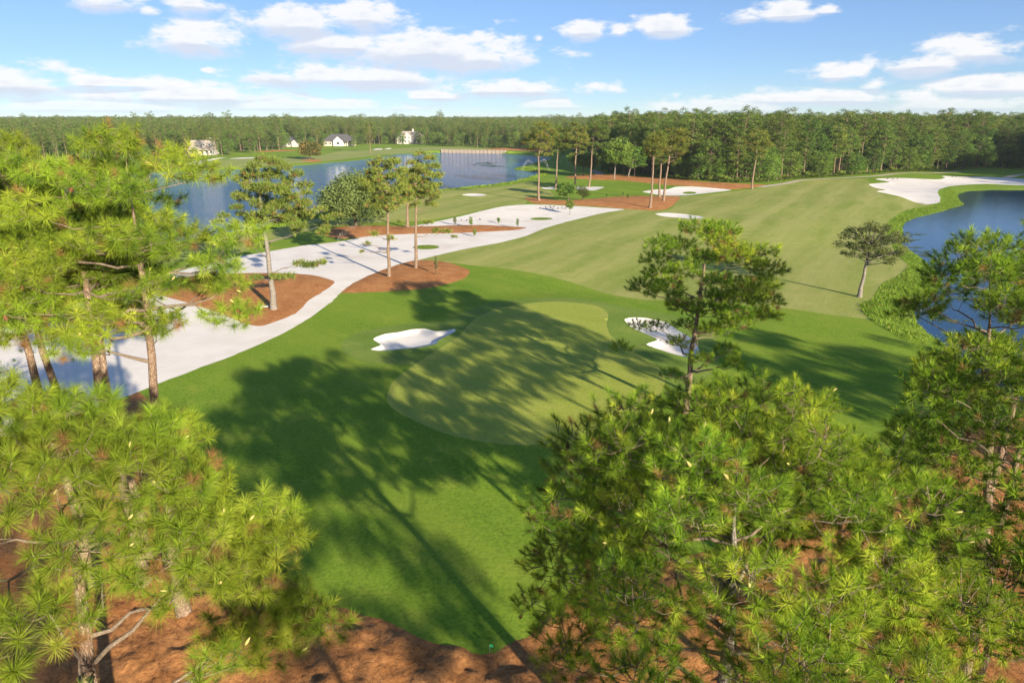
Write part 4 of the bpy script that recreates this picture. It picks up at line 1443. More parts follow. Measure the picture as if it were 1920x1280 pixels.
# ------------------------------------------------------------------ woods
def wood_pine(seed, H, R0, base, n, leaf, tintv):
    r = rs(seed)
    rng = r
    tk, cr = Geo(), Geo()
    z = np.linspace(-0.3, H * 0.95, 7)
    tr = np.stack([np.cumsum(r.randn(7) * 0.12), np.cumsum(r.randn(7) * 0.12), z], 1)
    tk.tube(tr, np.linspace(0.27, 0.05, 7), 6)
    temps = [leaf_blob(r, 66, 0.23) for _ in range(4)]
    b = dome_boughs(r, n, (tr[-1][0] * .7, tr[-1][1] * .7, (H + base) / 2), (R0, R0, (H - base) / 2), (0.9, 1.6), -0.85, (0.3, 1.0), 0.6)
    for (x, y, bz, br, fl) in b:
        zs = max(base * 0.9, bz - 0.3 * math.hypot(x, y))
        p0 = np.array([np.interp(zs, z, tr[:, 0]), np.interp(zs, z, tr[:, 1]), zs])
        tk.tube(np.array([p0, (p0 + (x, y, bz)) / 2 + (0, 0, 0.1), (x, y, bz)]), [0.07, 0.05, 0.02], 3)
        V, F, T = temps[r.randint(4)]
        a = r.rand() * 6.28
        Rz = np.array([[math.cos(a), -math.sin(a), 0], [math.sin(a), math.cos(a), 0], [0, 0, 1]])
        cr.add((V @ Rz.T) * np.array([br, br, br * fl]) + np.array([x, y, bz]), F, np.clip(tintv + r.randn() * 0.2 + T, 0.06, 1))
    return tk.mesh('trunk', [M['bark']], True), cr.mesh('crown', [M[leaf]])


def wood_leaf(seed, H, R0, base, n, leaf, tintv):
    r = rs(seed)
    b = dome_boughs(r, n, (0, 0, (H + base) / 2), (R0, R0, (H - base) / 2), (1.0, 1.8), -0.9, (0.4, 1.0), 0.75)
    return leafy(seed + 1, H, b, 84, 0.20, 0.25, 'bark_dark', leaf, (0, 0), (tintv, 0.18), 0.15)


PROTO = [
    wood_pine(501, 21, 3.9, 8.5, 46, 'needle_far', 0.5), wood_pine(503, 23, 4.3, 8.0, 54, 'needle_far', 0.45), wood_pine(505, 20, 3.6, 6.0, 46, 'needle_pale', 0.45),
    wood_pine(507, 22, 4.2, 11.5, 40, 'needle_far', 0.4), wood_leaf(509, 15, 5.0, 1.5, 64, 'oak_lt', 0.4), wood_leaf(511, 17, 5.6, 2.5, 70, 'oak', 0.5),
    wood_leaf(513, 11, 4.4, 0.8, 56, 'oak_lt', 0.5), wood_pine(515, 18, 3.8, 3.0, 54, 'needle_far', 0.55), wood_leaf(517, 19, 4.8, 3.0, 66, 'oak', 0.4),
]
# foot of the wood, photo pixels, left to right
FRONT_PX = [(-700, 345), (-450, 325), (-250, 312), (-100, 305), (100, 300), (250, 297), (330, 293), (420, 290), (500, 284), (560, 277), (620, 273.5), (700, 271.5), (790, 271.5), (840, 274), (890, 277), (950, 278.5), (1000, 281),
            (1045, 286), (1085, 298), (1110, 316), (1150, 327), (1200, 333), (1260, 338), (1320, 341), (1400, 344), (1450, 342), (1490, 335.5), (1540, 333), (1600, 330), (1650, 326.5), (1700, 322.5), (1760, 320), (1840, 316), (1915, 314),
            (1965, 317), (2010, 325), (2060, 337), (2150, 350), (2300, 372), (2600, 420)]
fa = np.array([(math.atan2(*P(x, y)), math.hypot(*P(x, y))) for x, y in FRONT_PX])
fa = fa[np.argsort(fa[:, 0])]


def front_r(a):
    return np.interp(a, fa[:, 0], fa[:, 1])


rw_ = rs(777)
wood_labels = {
    0: 'pine in the front rows of the woods beyond the large pond', 1: 'broad-leaved tree in the front rows of the woods beyond the large pond',
    2: 'pine in the front rows of the tall wood behind the fairway', 3: 'broad-leaved tree in the front rows of the tall wood behind the fairway',
}
HOUSE_PX = [(375, 283, 32), (545, 272, 26), (635, 268, 40), (766, 265, 36)]
house_keep = [(math.atan2(*P(x, 280)), w_ / 1280.0) for x, y, w_ in HOUSE_PX]


def clear_of_house(a, r):
    for ha, hw in house_keep:
        if abs(a - ha) < hw * 0.45 and r < front_r(a) + 20:
            return False
    return True


SEGS = [(330, 'at the left frame edge beyond the pond'), (480, 'behind the pale roofed house'), (585, 'behind the low white house'), (690, 'behind the dark roofed gabled house'), (800, 'behind the tall white house'), (960, 'above the retaining wall'),
        (1060, 'behind the pond peninsula'), (1205, 'behind the pale green oaks'), (1300, 'behind the bunker with the grass island'), (1400, 'left of the lone fairway pine'), (1480, 'right of the lone fairway pine'), (1600, 'along the sandy path'),
        (1760, 'behind the left half of the large ragged bunker'), (1930, 'in the shaded corner above the right pond'), (9999, 'right of the frame beside the right pond')]


def segment(x, y):
    px = 960 + x * F_PX / (y * _cp + CAM_H * _sp)
    return next(t_ for lim, t_ in SEGS if px < lim)


def put_wood_tree(x, y, kind, right, rng, sc):
    pine = kind in (0, 1, 2, 3, 7)
    lab = ('front-row pine of the woods ' if pine else 'front-row broad-leaved tree of the woods ') + segment(x, y)
    simple_tree('pine_tree' if pine else 'broadleaf_tree', lab, 'pine tree' if pine else 'tree',
                'front rows of the woods' + (', pines' if pine else ', broad-leaved'),
                (x, y, 0.0), PROTO[kind], rng.rand() * 6.28, sc, sc * rng.uniform(0.92, 1.08))


n_front = 0
placed = []
a = -0.66
while a < 0.70:
    f = front_r(a)
    right = a > 0.115
    step = (rw_.uniform(2.0, 4.2) if right else rw_.uniform(4.0, 7.0)) / f
    for row in range(2 if right else 1):
        r = f + 1.5 + row * 6 + rw_.uniform(0, 4.0)
        aa = a + rw_.uniform(-0.4, 0.4) * step
        if clear_of_house(aa, r):
            if right:
                k = rw_.choice([0, 1, 2, 3, 4, 5, 6, 7, 8], p=[.08, .07, .10, .07, .18, .13, .20, .10, .07]) if row == 0 else rw_.choice([0, 1, 3, 7, 5, 8])
            else:
                k = rw_.choice([0, 1, 2, 3, 4, 5, 6, 7, 8], p=[.10, .07, .14, .08, .15, .14, .17, .08, .07])
            sc = ((rw_.uniform(0.55, 0.90) if k in (4, 5, 6, 8) else rw_.uniform(0.70, 1.0)) if row == 0 else rw_.uniform(0.78, 1.02)) if right else rw_.uniform(0.55, 0.82)
            put_wood_tree(r * math.sin(aa), r * math.cos(aa), int(k), right, rw_, sc)
            n_front += 1
    a += step
for (px, py, k, sc, lab) in ((350, 294, 0, .72, 'slim pine at the left corner of the pale roofed house'), (392, 294, 3, .72, 'slim pine in front of the right end of the pale roofed house'), (417, 292, 3, .70, 'bare-trunked pine right of the pale roofed house'),
                             (406, 293, 2, .60, 'lower pine between the pale roofed house and the bare-trunked pine'), (524, 283, 3, .82, 'tall pine left of the low white house'), (575, 277, 3, .72, 'tall pine between the low white house and the gabled house'),
                             (695, 287, 2, .95, 'yellow-green lone pine on the far fairway'), (752, 272, 4, .72, 'pale leafy tree at the left side of the tall white house'), (606, 275, 6, .45, 'low leafy tree at the left end of the gabled house'),
                             (664, 274.5, 6, .50, 'low leafy tree at the right end of the gabled house'), (795, 272, 6, .6, 'low leafy tree at the right side of the tall white house'), (430, 291, 4, .65, 'broad oak on the far bank right of the bare-trunked pine'),
                             (470, 288, 5, .70, 'large dark oak on the far bank before the woods'), (366, 292, 6, .42, 'bushy tree hiding the left wall of the pale roofed house')):
    x, y = P(px, py)
    pine = k in (0, 1, 2, 3, 7)
    simple_tree('pine_tree' if pine else 'broadleaf_tree', lab, 'pine tree' if pine else 'tree', 'trees by the far houses', (x, y, 0.0), PROTO[k], px * 0.7, sc)
print('front trees', n_front)

# everything behind: one mass of woods out to the horizon
pts, kinds, scl, rot = [], [], [], []


def fill(r0off, r1, dens, smin, smax, absolute=None):
    # polar rejection sampling between the front line and r1
    amin, amax = -0.80, 0.86
    rmax = r1
    rmin = absolute if absolute else 150
    n = int((amax - amin) / 2 * (rmax ** 2 - rmin ** 2) * dens)
    aa = rw_.uniform(amin, amax, n)
    r = np.sqrt(rw_.uniform(rmin ** 2, rmax ** 2, n))
    k = r > front_r(aa) + r0off
    for A, Rr in zip(aa[k], r[k]):
        if Rr < 700 and not clear_of_house(A, Rr):
            continue
        pts.append((Rr * math.sin(A), Rr * math.cos(A), 0))
        kinds.append(rw_.choice([0, 1, 2, 3, 7, 5, 8, 4], p=[.2, .2, .1, .16, .1, .1, .09, .05]))
        s = rw_.uniform(smin, smax) * (0.94 if A > 0.115 else (0.70 if Rr < 600 else (0.80 if Rr < 1000 else 0.90)))
        if A < 0.115 and rw_.rand() < 0.03:
            s *= rw_.uniform(1.15, 1.35)
        scl.append(s)
        rot.append(rw_.rand() * 6.28)


fill(11, 420, 1 / 28.0, 0.74, 1.14)
fill(11, 800, 1 / 75.0, 0.88, 1.12, 420)
fill(11, 1600, 1 / 230.0, 0.92, 1.15, 800)
n_near = len(pts)


def wood_mass(name, pts, kinds, scl, rot, wide, label):
    me = bpy.data.meshes.new(name)
    me.from_pydata(pts, [], [])
    o = obj(name, me)
    at = me.attributes.new('pick', 'INT', 'POINT')
    at.data.foreach_set('value', np.array(kinds, dtype=np.int32))
    at = me.attributes.new('scl', 'FLOAT_VECTOR', 'POINT')
    sc = np.array(scl)
    at.data.foreach_set('vector', np.stack([sc * wide, sc * wide, sc], 1).astype(np.float32).ravel())
    at = me.attributes.new('rot', 'FLOAT_VECTOR', 'POINT')
    rz = np.array(rot)
    at.data.foreach_set('vector', np.stack([rz * 0, rz * 0, rz], 1).astype(np.float32).ravel())
    ng = bpy.data.node_groups.new(name, 'GeometryNodeTree')
    ng.interface.new_socket('Geometry', in_out='INPUT', socket_type='NodeSocketGeometry')
    ng.interface.new_socket('Geometry', in_out='OUTPUT', socket_type='NodeSocketGeometry')
    N, L = ng.nodes, ng.links
    gi, go = N.new('NodeGroupInput'), N.new('NodeGroupOutput')
    jn = N.new('GeometryNodeJoinGeometry')
    for trk, crn in reversed(GN_SRC):
        j2 = N.new('GeometryNodeJoinGeometry')
        for src in (trk, crn):
            oi = N.new('GeometryNodeObjectInfo')
            oi.inputs['Object'].default_value = src
            oi.transform_space = 'ORIGINAL'
            L.new(oi.outputs['Geometry'], j2.inputs[0])
        g2 = N.new('GeometryNodeGeometryToInstance')
        L.new(j2.outputs[0], g2.inputs[0])
        L.new(g2.outputs[0], jn.inputs[0])
    ip = N.new('GeometryNodeInstanceOnPoints')

    def attr(nm, ty):
        n = N.new('GeometryNodeInputNamedAttribute')
        n.data_type = ty
        n.inputs['Name'].default_value = nm
        return n.outputs[0]
    L.new(gi.outputs[0], ip.inputs['Points'])
    L.new(jn.outputs[0], ip.inputs['Instance'])
    ip.inputs['Pick Instance'].default_value = True
    L.new(attr('pick', 'INT'), ip.inputs['Instance Index'])
    L.new(attr('rot', 'FLOAT_VECTOR'), ip.inputs['Rotation'])
    L.new(attr('scl', 'FLOAT_VECTOR'), ip.inputs['Scale'])
    L.new(ip.outputs[0], go.inputs[0])
    md = o.modifiers.new('trees', 'NODES')
    md.node_group = ng
    tag(o, label, 'woods', None, 'stuff')
    return o


# one standing tree of every kind serves as the source of the mass
GN_SRC = []
for k, (tm, cm) in enumerate(PROTO):
    to = next(o for o in C.objects if o.type == 'MESH' and o.data == tm)
    co = next(o for o in C.objects if o.type == 'MESH' and o.data == cm)
    GN_SRC.append((to, co))
wood_mass('woods', pts, kinds, scl, rot, 1.0, 'green woods filling the land behind the front rows of trees')
pts, kinds, scl, rot = [], [], [], []
fill(11, 3200, 1 / 900.0, 0.95, 1.15, 1600)
fill(11, 7500, 1 / 5200.0, 1.0, 1.18, 3200)
wood_mass('far_woods', pts, kinds, scl, rot, 3.2, 'hazy line of woods along the horizon')
print('woods', n_near, len(pts), round(_time.time() - _t0, 1))


# ------------------------------------------------------------------ houses beyond the pond
M['wall_white'] = mk_plain('white_render', (0.44, 0.42, 0.39), 0.8, 0.2, 0, 0.06, 0.8)
M['wall_beige'] = mk_plain('beige_render', (0.48, 0.41, 0.31), 0.8, 0.2, 0, 0.06, 0.8)
M['roof_pale'] = mk_plain('pale_shingles', (0.34, 0.30, 0.26), 0.9, 0.1, 0, 0.12, 1.5)
M['roof_dark'] = mk_plain('dark_shingles', (0.085, 0.085, 0.09), 0.9, 0.1, 0, 0.15, 1.5)
M['trim'] = mk_plain('white_trim', (0.55, 0.54, 0.52), 0.6, 0.3, 0, 0.04)
M['pane'] = mk_plain('window_glass', (0.03, 0.04, 0.05), 0.08, 0.6, 0, 0.1)
M['screen'] = mk_plain('dark_screen', (0.05, 0.05, 0.05), 0.7, 0.2, 0, 0.2)


def gable_roof(g, w, d, z, rise, over=0.5, hip=0.0, t=0.5):
    x, y = w / 2 + over, d / 2 + over
    hx = x - hip
    V = [(-x, -y, z), (x, -y, z), (x, y, z), (-x, y, z), (-hx, 0, z + rise), (hx, 0, z + rise), (-x, -y, z - .25), (x, -y, z - .25), (x, y, z - .25), (-x, y, z - .25)]
    g.add(V, [(0, 1, 5, 4), (2, 3, 4, 5), (6, 9, 8, 7), (0, 6, 7, 1), (1, 7, 8, 2), (2, 8, 9, 3), (3, 9, 6, 0)], t)
    g.add([V[1], V[2], V[5], V[3], V[0], V[4]], [(0, 1, 2), (3, 4, 5)], t)
    return g


def window(house, c, w, h, rz=0.0):
    f = Geo()
    f.box((0, 0, h / 2 - 0.06), (w, 0.10, 0.12)).box((0, 0, -h / 2 + 0.06), (w + 0.2, 0.14, 0.12)).box((-w / 2 + 0.06, 0, 0), (0.12, 0.10, h - 0.24)).box((w / 2 - 0.06, 0, 0), (0.12, 0.10, h - 0.24)).box((0, 0, 0), (0.07, 0.08, h - 0.24))
    o = obj('window', f.mesh('window', [M['trim']]), house, c)
    o.rotation_euler = (0, 0, rz)
    obj('pane', Geo().box((0, 0.02, 0), (w - 0.2, 0.03, h - 0.2)).mesh('pane', [M['pane']]), o)
    return o


def house(px, py, label, w, d, eave, rise, wall, roof, hip=0.0, rz=0.0, wins=(), chimney=None, wings=(), dormers=(), porch=None, rise_px=0):
    x, y = P(px, py)
    h = thing('house', label, 'house', (x, y + d / 2, hz(x, y)), rz, 'houses beyond the pond')
    g = Geo().box((0, 0, eave / 2 - 0.1), (w, d, eave + 0.2))
    if hip == 0:
        for sx in (-1, 1):
            g.add([(sx * w / 2, -d / 2, eave), (sx * w / 2, d / 2, eave), (sx * w / 2, 0, eave + rise * 0.93)], [(0, 1, 2)])
    obj('wall', g.mesh('wall', [M[wall]]), h)
    ro = obj('roof', gable_roof(Geo(), w, d, eave + 0.05, rise, 0.5, hip).mesh('roof', [M[roof]]), h)
    if chimney:
        obj('chimney', Geo().box((chimney[0], chimney[1], eave + rise * 0.5 + chimney[2] / 2), (1.1, 1.0, chimney[2] + rise)).box((chimney[0], chimney[1], eave + rise + chimney[2] + 0.1), (1.4, 1.3, 0.25)).mesh('chimney', [M['wall_white']]), ro)
    for (wx, ww, wd, we, wr, gable) in wings:           # wing projecting to the front with its own gable
        g = Geo().box((wx, -d / 2 - wd / 2 + 0.02, we / 2 - 0.1), (ww, wd, we + 0.2))
        g.add([(wx - ww / 2, -d / 2 - wd, we), (wx + ww / 2, -d / 2 - wd, we), (wx, -d / 2 - wd, we + wr * 0.93)], [(0, 1, 2)])
        obj('wing', g.mesh('wing', [M[wall if not gable else gable]]), h)
        r = Geo()
        yf, yb = -d / 2 - wd - 0.4, 0.0
        for s in (-1, 1):
            r.add([(wx, yf, we + wr), (wx, yb, we + wr), (wx + s * (ww / 2 + 0.4), yb, we), (wx + s * (ww / 2 + 0.4), yf, we)], [(0, 1, 2, 3)])
            r.add([(wx, yf, we + wr - .2), (wx, yb, we + wr - .2), (wx + s * (ww / 2 + 0.4), yb, we - .2), (wx + s * (ww / 2 + 0.4), yf, we - .2)], [(0, 1, 2, 3)])
            r.add([(wx, yf, we + wr), (wx + s * (ww / 2 + 0.4), yf, we), (wx + s * (ww / 2 + 0.4), yf, we - .2), (wx, yf, we + wr - .2)], [(0, 1, 2, 3)])
        obj('wing_roof', r.mesh('wing_roof', [M[roof]]), h)
    for (dx, dz) in dormers:
        yy = -d / 2 * (1 - (dz - eave) / rise)
        g = Geo().box((dx, yy + 0.7, dz + 0.6), (1.6, 1.8, 1.3))
        dm = obj('dormer', g.mesh('dormer', [M['wall_white']]), h)
        obj('dormer_window', Geo().box((dx, yy - 0.23, dz + 0.6), (0.9, 0.06, 0.8)).mesh('dormer_window', [M['pane']]), dm)
    for (wx, wz, ww, wh, off) in wins:
        window(h, (wx, -d / 2 - 0.04 - off, wz), ww, wh)
    if porch:
        px0, px1, ph = porch
        g = Geo()
        n = max(2, int((px1 - px0) / 2.4))
        for i in range(n + 1):
            obj('porch_post', Geo().box((px0 + (px1 - px0) * i / n, -d / 2 - 2.4, ph / 2), (0.28, 0.28, ph)).mesh('porch_post', [M['trim']]), h)
        obj('porch_roof', Geo().box(((px0 + px1) / 2, -d / 2 - 1.25, ph + 0.15), (px1 - px0 + 0.6, 2.5, 0.3)).mesh('porch_roof', [M[roof]]), h)
    return h


house(378, 291, 'white house with tall pale roof at the left edge of the pond', 13, 10, 3.4, 4.6, 'wall_white', 'roof_pale', 0.0, 0.05,
      [(-5.0, 1.8, 1.4, 1.8, 0), (-2.8, 1.8, 1.4, 1.8, 0), (0.4, 1.8, 1.8, 1.9, 0), (3.0, 1.8, 1.4, 1.8, 0), (5.2, 1.8, 1.2, 1.8, 0)], (4.0, 1.0, 1.2), [], [(1.2, 5.0), (4.2, 5.0)], (-6.5, 4.5, 2.8))
house(548, 276, 'low white house with dark hipped roof left of the gabled one', 13, 9, 3.2, 3.6, 'wall_white', 'roof_dark', 3.6, -0.1,
      [(-4.4, 1.7, 1.5, 1.7, 0), (-1.8, 1.7, 1.5, 1.7, 0), (1.4, 1.7, 1.5, 1.7, 0), (4.2, 1.7, 1.5, 1.7, 0)], None, [(3.0, 4.2, 2.0, 3.2, 2.0, 'wall_white')])
house(634, 274, 'dark roofed house with a white front gable', 23, 12, 3.4, 5.0, 'wall_beige', 'roof_dark', 6.0, 0.08,
      [(-9.0, 1.8, 1.5, 1.8, 0), (-6.2, 1.8, 1.5, 1.8, 0), (4.0, 1.8, 1.5, 1.8, 0), (7.0, 1.8, 1.5, 1.8, 0), (9.6, 1.8, 1.2, 1.8, 0), (0, 2.0, 2.4, 2.0, 2.6)], None, [(0.0, 7.0, 2.6, 3.8, 3.4, 'trim')], (), (4.0, 10.0, 2.8))
house(768, 270, 'tall white two-storey house with chimney before the woods', 20, 12, 6.2, 3.6, 'wall_white', 'roof_pale', 4.5, -0.05,
      [(-7.5, 1.9, 1.3, 1.9, 0), (-5.0, 1.9, 1.3, 1.9, 0), (4.6, 1.9, 1.3, 1.9, 0), (7.4, 1.9, 1.3, 1.9, 0), (4.6, 4.9, 1.3, 1.5, 0), (7.4, 4.9, 1.3, 1.5, 0), (-7.0, 4.9, 1.3, 1.5, 0), (-2.4, 1.9, 1.4, 1.9, 2.4), (0.4, 1.9, 1.4, 1.9, 2.4), (-2.4, 5.0, 1.3, 1.5, 2.4), (0.4, 5.0, 1.3, 1.5, 2.4)],
      (2.4, 0.0, 1.6), [(-1.0, 6.4, 2.4, 6.4, 3.2, None)], (), (3.2, 9.6, 2.9))

# ------------------------------------------------------------------ retaining wall on the far shore
M['plank'] = mk_plain('weathered_planks', (0.34, 0.29, 0.235), 0.9, 0.1, 0, 0.18, 1.2)
M['post'] = mk_plain('weathered_posts', (0.30, 0.25, 0.20), 0.9, 0.1, 0, 0.2, 1.2)
wa, wb = np.array(WALL_A), np.array(WALL_B)
wl_len = float(np.linalg.norm(wb - wa))
wr_z = math.atan2(wb[1] - wa[1], wb[0] - wa[0])
wall_o = thing('retaining_wall', 'weathered timber retaining wall along the far shore of the pond', 'wall', (wa[0], wa[1] + 0.3, WATER_Z), wr_z)
npl = int(wl_len / 0.55)
pg = Geo()
for i in range(npl):
    pg.box(((i + 0.5) * 0.55, 0.0 + _rs.uniform(-.03, .03), 0.75 + _rs.uniform(-.05, .05)), (0.50, 0.12, 2.4))
po = obj('plank_face', pg.mesh('plank_face', [M['plank']]), wall_o)
po['kind'] = 'stuff'
obj('cap_beam', Geo().box((wl_len / 2, 0.1, 2.02), (wl_len, 0.5, 0.14)).mesh('cap_beam', [M['post']]), wall_o)
pm = Geo().tube(np.array([(0, 0, -0.8), (0, 0, 2.25)]), 0.17, 8).mesh('post', [M['post']])
for i in range(int(wl_len / 2.6) + 1):
    obj('post', pm, wall_o, (i * 2.6 + 0.2, -0.24, 0))

# ------------------------------------------------------------------ young trees, palmettos, seedlings
SAP = [  # base px, top py, crown px width, kind
    (818, 517, 483, 8, 'oak', 'slim dark columnar sapling on the straw island beside the two pines'),
    (853, 420, 402, 7, 'oak', 'leftmost sapling at the upper edge of the thin straw island'),
    (883, 425, 408, 8, 'oak_lt', 'sapling standing in the middle of the thin straw island'),
    (970, 427, 410, 6, 'oak', 'dark sapling near the right tip of the thin straw island'),
    (935, 417, 406, 6, 'oak_lt', 'pale sapling on the sand above the thin straw island'),
    (890, 444, 430, 7, 'oak_lt', 'sapling on the sand just below the thin straw island'),
    (1068, 401, 374, 16, 'oak_lt', 'thin pale-leaved sapling in front of the bushy shrub'),
    (1138, 369, 361, 4, 'oak', 'left small sapling at the top of the far straw bed'),
    (1177, 376, 366, 5, 'oak', 'sapling in the middle of the far straw bed'),
    (1168, 366, 358, 4, 'oak', 'sapling on the grass just above the far straw bed'),
    (1348, 346, 340, 3, 'oak', 'small dark sapling on the straw strip before the wood'),
    (1226, 334, 321, 5, 'oak_lt', 'left one of two saplings at the foot of the wood'),
    (1236, 335, 324, 5, 'oak_lt', 'right one of two saplings at the foot of the wood'),
]
for i, (px, py, pt, cw, leaf, lab) in enumerate(SAP):
    x, y = P(px, py)
    top = at_depth(px, pt, y)[2]
    wm = cw * math.hypot(y, CAM_H) / 1280 / 2
    r_ = rs(600 + i)
    z0 = top * (0.25 if cw < 12 else 0.45)
    bb = dome_boughs(r_, 12, (0, 0, (top + z0) / 2), (wm * 0.7, wm * 0.7, (top - z0) / 2), (wm * 0.5, wm * 0.7), -0.9, (0.2, 1.0), 1.0)
    mm = leafy(620 + i, top, bb, 60, 0.3, 0.045, 'bark_dark', leaf, (0, 0), (0.5, 0.2), 0.2, 0.95)
    simple_tree('sapling', lab, 'sapling', 'newly planted saplings', (x, y, hz(x, y)), mm)


def frond_bush(seed, n, L, leaf):
    r = rs(seed)
    g = Geo()
    for i in range(n):
        az_ = r.rand() * 6.28
        e = r.uniform(0.3, 1.35)
        d = np.array([math.cos(az_) * math.cos(e), math.sin(az_) * math.cos(e), math.sin(e)])
        s = np.array([-math.sin(az_), math.cos(az_), 0])
        tip = d * L * r.uniform(0.6, 1.0)
        g.tube(np.array([(0, 0, 0), tip * 0.55, tip]), [0.015, 0.012, 0.008], 3, 0.3)
        for k in range(7):                                 # fan of blades
            b = (k - 3) * 0.36
            bd = unit(d * math.cos(b) + s * math.sin(b) + np.array([0, 0, -0.15]))
            p = tip + bd * L * 0.42
            q = unit(np.cross(bd, np.cross(d, s))) * 0.05 * L
            g.add([tip - q * 0.3, tip + bd * L * 0.2 + q, p, tip + bd * L * 0.2 - q], [(0, 1, 2), (0, 2, 3)], 0.35 + 0.3 * r.rand())
    return g.mesh('fronds', [M[leaf]])


PALM = [frond_bush(650 + i, 26, 1.25, 'palmetto') for i in range(3)]
rp = rs(660)
a = math.atan2(*P(1225, 337))
a1 = math.atan2(*P(1770, 320))
npal = 0
while a < a1:
    rr_ = front_r(a) - rp.uniform(-2.5, 2.5)
    x, y = rr_ * math.sin(a), rr_ * math.cos(a)
    o = obj('palmetto', PALM[rp.randint(3)], None, (x, y, 0.0))
    o.rotation_euler = (0, 0, rp.rand() * 6.28)
    s = rp.uniform(0.8, 1.7)
    o.scale = (s, s, s * rp.uniform(0.9, 1.2))
    tag(o, 'palmetto at the wood edge ' + segment(x, y), 'palmetto', 'palmettos along the foot of the wood')
    npal += 1
    a += rp.uniform(0.7, 2.2) / rr_

SEED = frond_bush(655, 9, 0.26, 'oak')
for i, (px, py) in enumerate([(47, 647), (40, 659), (62, 661), (123, 645), (137, 676), (92, 690), (150, 640), (28, 676), (160, 668), (112, 632), (210, 640), (230, 622)]):
    x, y = P(px, py)
    o = obj('seedling', SEED, None, (x, y, hz(x, y) + 0.0))
    o.rotation_euler = (0, 0, i * 1.3)
    tag(o, 'tiny dark seedling on the white sand under the left pines', 'seedling', 'seedlings on the left sand')

# ------------------------------------------------------------------ birds on the sand
M['bird'] = mk_plain('dark_plumage', (0.030, 0.027, 0.027), 0.7, 0.3, 0, 0.2, 20)


def bird_mesh():
    g = Geo()
    path = np.array([(-0.34, 0, 0.30), (-0.22, 0, 0.32), (-0.10, 0, 0.34), (0.05, 0, 0.36), (0.16, 0, 0.40), (0.21, 0, 0.48), (0.23, 0, 0.56), (0.27, 0, 0.60), (0.32, 0, 0.59), (0.39, 0, 0.575)])
    g.tube(path, [0.015, 0.07, 0.115, 0.125, 0.085, 0.045, 0.036, 0.045, 0.025, 0.006], 8)
    for s in (-1, 1):
        g.tube(np.array([(0.0, s * 0.05, 0.27), (0.03, s * 0.055, 0.14), (0.0, s * 0.055, 0.02), (0.07, s * 0.055, 0.0)]), [0.025, 0.012, 0.010, 0.008], 5)
        g.add([(-0.30, s * 0.05, 0.33), (0.10, s * 0.13, 0.36), (0.08, s * 0.145, 0.30), (-0.12, s * 0.13, 0.27)], [(0, 1, 2, 3)])
    return g.mesh('bird', [M['bird']], True)


BIRD = bird_mesh()
BIRDS = [(1012.5, 393), (1023, 391.5), (1024, 394), (1031, 390.5), (1033, 393), (1036.5, 394.5), (1038.5, 391), (1046, 393.5), (1053.5, 392), (1060, 393.5), (1063, 390.5), (865, 413), (875, 413.5), (900, 412)]
for i, (px, py) in enumerate(BIRDS):
    x, y = P(px, py)
    o = obj('bird', BIRD, None, (x, y, hz(x, y)))
    o.rotation_euler = (0, 0, i * 2.1)
    o.scale = [0.85] * 3
    tag(o, 'dark bird in the flock at the far end of the waste sand' if i < 11 else 'dark bird on the sand above the thin straw island', 'bird', 'flock at the far end of the waste sand' if i < 11 else 'birds above the thin straw island')
for i, (px, py) in enumerate([(1663, 338.3), (1665, 337), (1671, 336.6), (1673.5, 338.6), (1682, 338), (1785, 332.5), (1792, 332.4)]):
    x, y = P(px, py)
    o = obj('bird', BIRD, None, (x, y, hz(x, y)))
    o.rotation_euler = (0, 0, i * 1.7)
    o.scale = [0.95] * 3
    tag(o, 'dark bird on the large ragged bunker above the right pond', 'bird', 'birds on the large ragged bunker')

# ------------------------------------------------------------------ utility box, slab, marker
M['box_green'] = mk_plain('utility_green', (0.03, 0.14, 0.085), 0.5, 0.4, 0, 0.1)
M['concrete'] = mk_plain('concrete_pad', (0.42, 0.41, 0.39), 0.9, 0.2, 0, 0.1)
x, y = P(409, 541)
t = thing('utility_box', 'dark green utility box on the left straw island', 'utility box', (x, y, hz(x, y)), 0.4)
obj('pad', Geo().box((0, 0, 0.02), (0.95, 0.85, 0.14)).mesh('pad', [M['concrete']]), t)
obj('cabinet', Geo().box((0, 0, 0.56), (0.72, 0.62, 0.94)).mesh('cabinet', [M['box_green']]), t)
obj('lid', Geo().box((0, 0.0, 1.06), (0.78, 0.68, 0.07)).mesh('lid', [M['box_green']]), t)
obj('door', Geo().box((0, -0.325, 0.55), (0.62, 0.02, 0.82)).mesh('door', [M['box_green']]), t)
x, y = P(496, 581)
o = obj('valve_cover', Geo().box((0, 0, 0.03), (1.0, 0.5, 0.08)).box((0, 0, 0.075), (0.8, 0.34, 0.02)).mesh('valve_cover', [M['concrete']]), None, (x, y, hz(x, y) + 0.05))
o.rotation_euler = (0, 0, 0.3)
tag(o, 'pale flat cover on the straw beside the lone island tree', 'cover')
M['flag_green'] = mk_plain('flag_green', (0.05, 0.62, 0.22), 0.6, 0.2, 0, 0.05)
x, y = P(918, 1226)
t = thing('marker_flag', 'small bright green marker flag at the tip of the near grass', 'marker', (x, y, hz(x, y)), 0.3)
obj('stake', Geo().tube(np.array([(0, 0, 0), (0.01, 0, 0.2), (0.0, 0, 0.40)]), 0.008, 5).mesh('stake', [M['concrete']]), t)
obj('flag', Geo().add([(0, 0, 0.40), (0.07, 0.02, 0.385), (0.14, -0.01, 0.36), (0.14, -0.012, 0.24), (0.07, 0.018, 0.255), (0, 0, 0.27)], [(0, 1, 4, 5), (1, 2, 3, 4)]).mesh('flag', [M['flag_green']]), t)


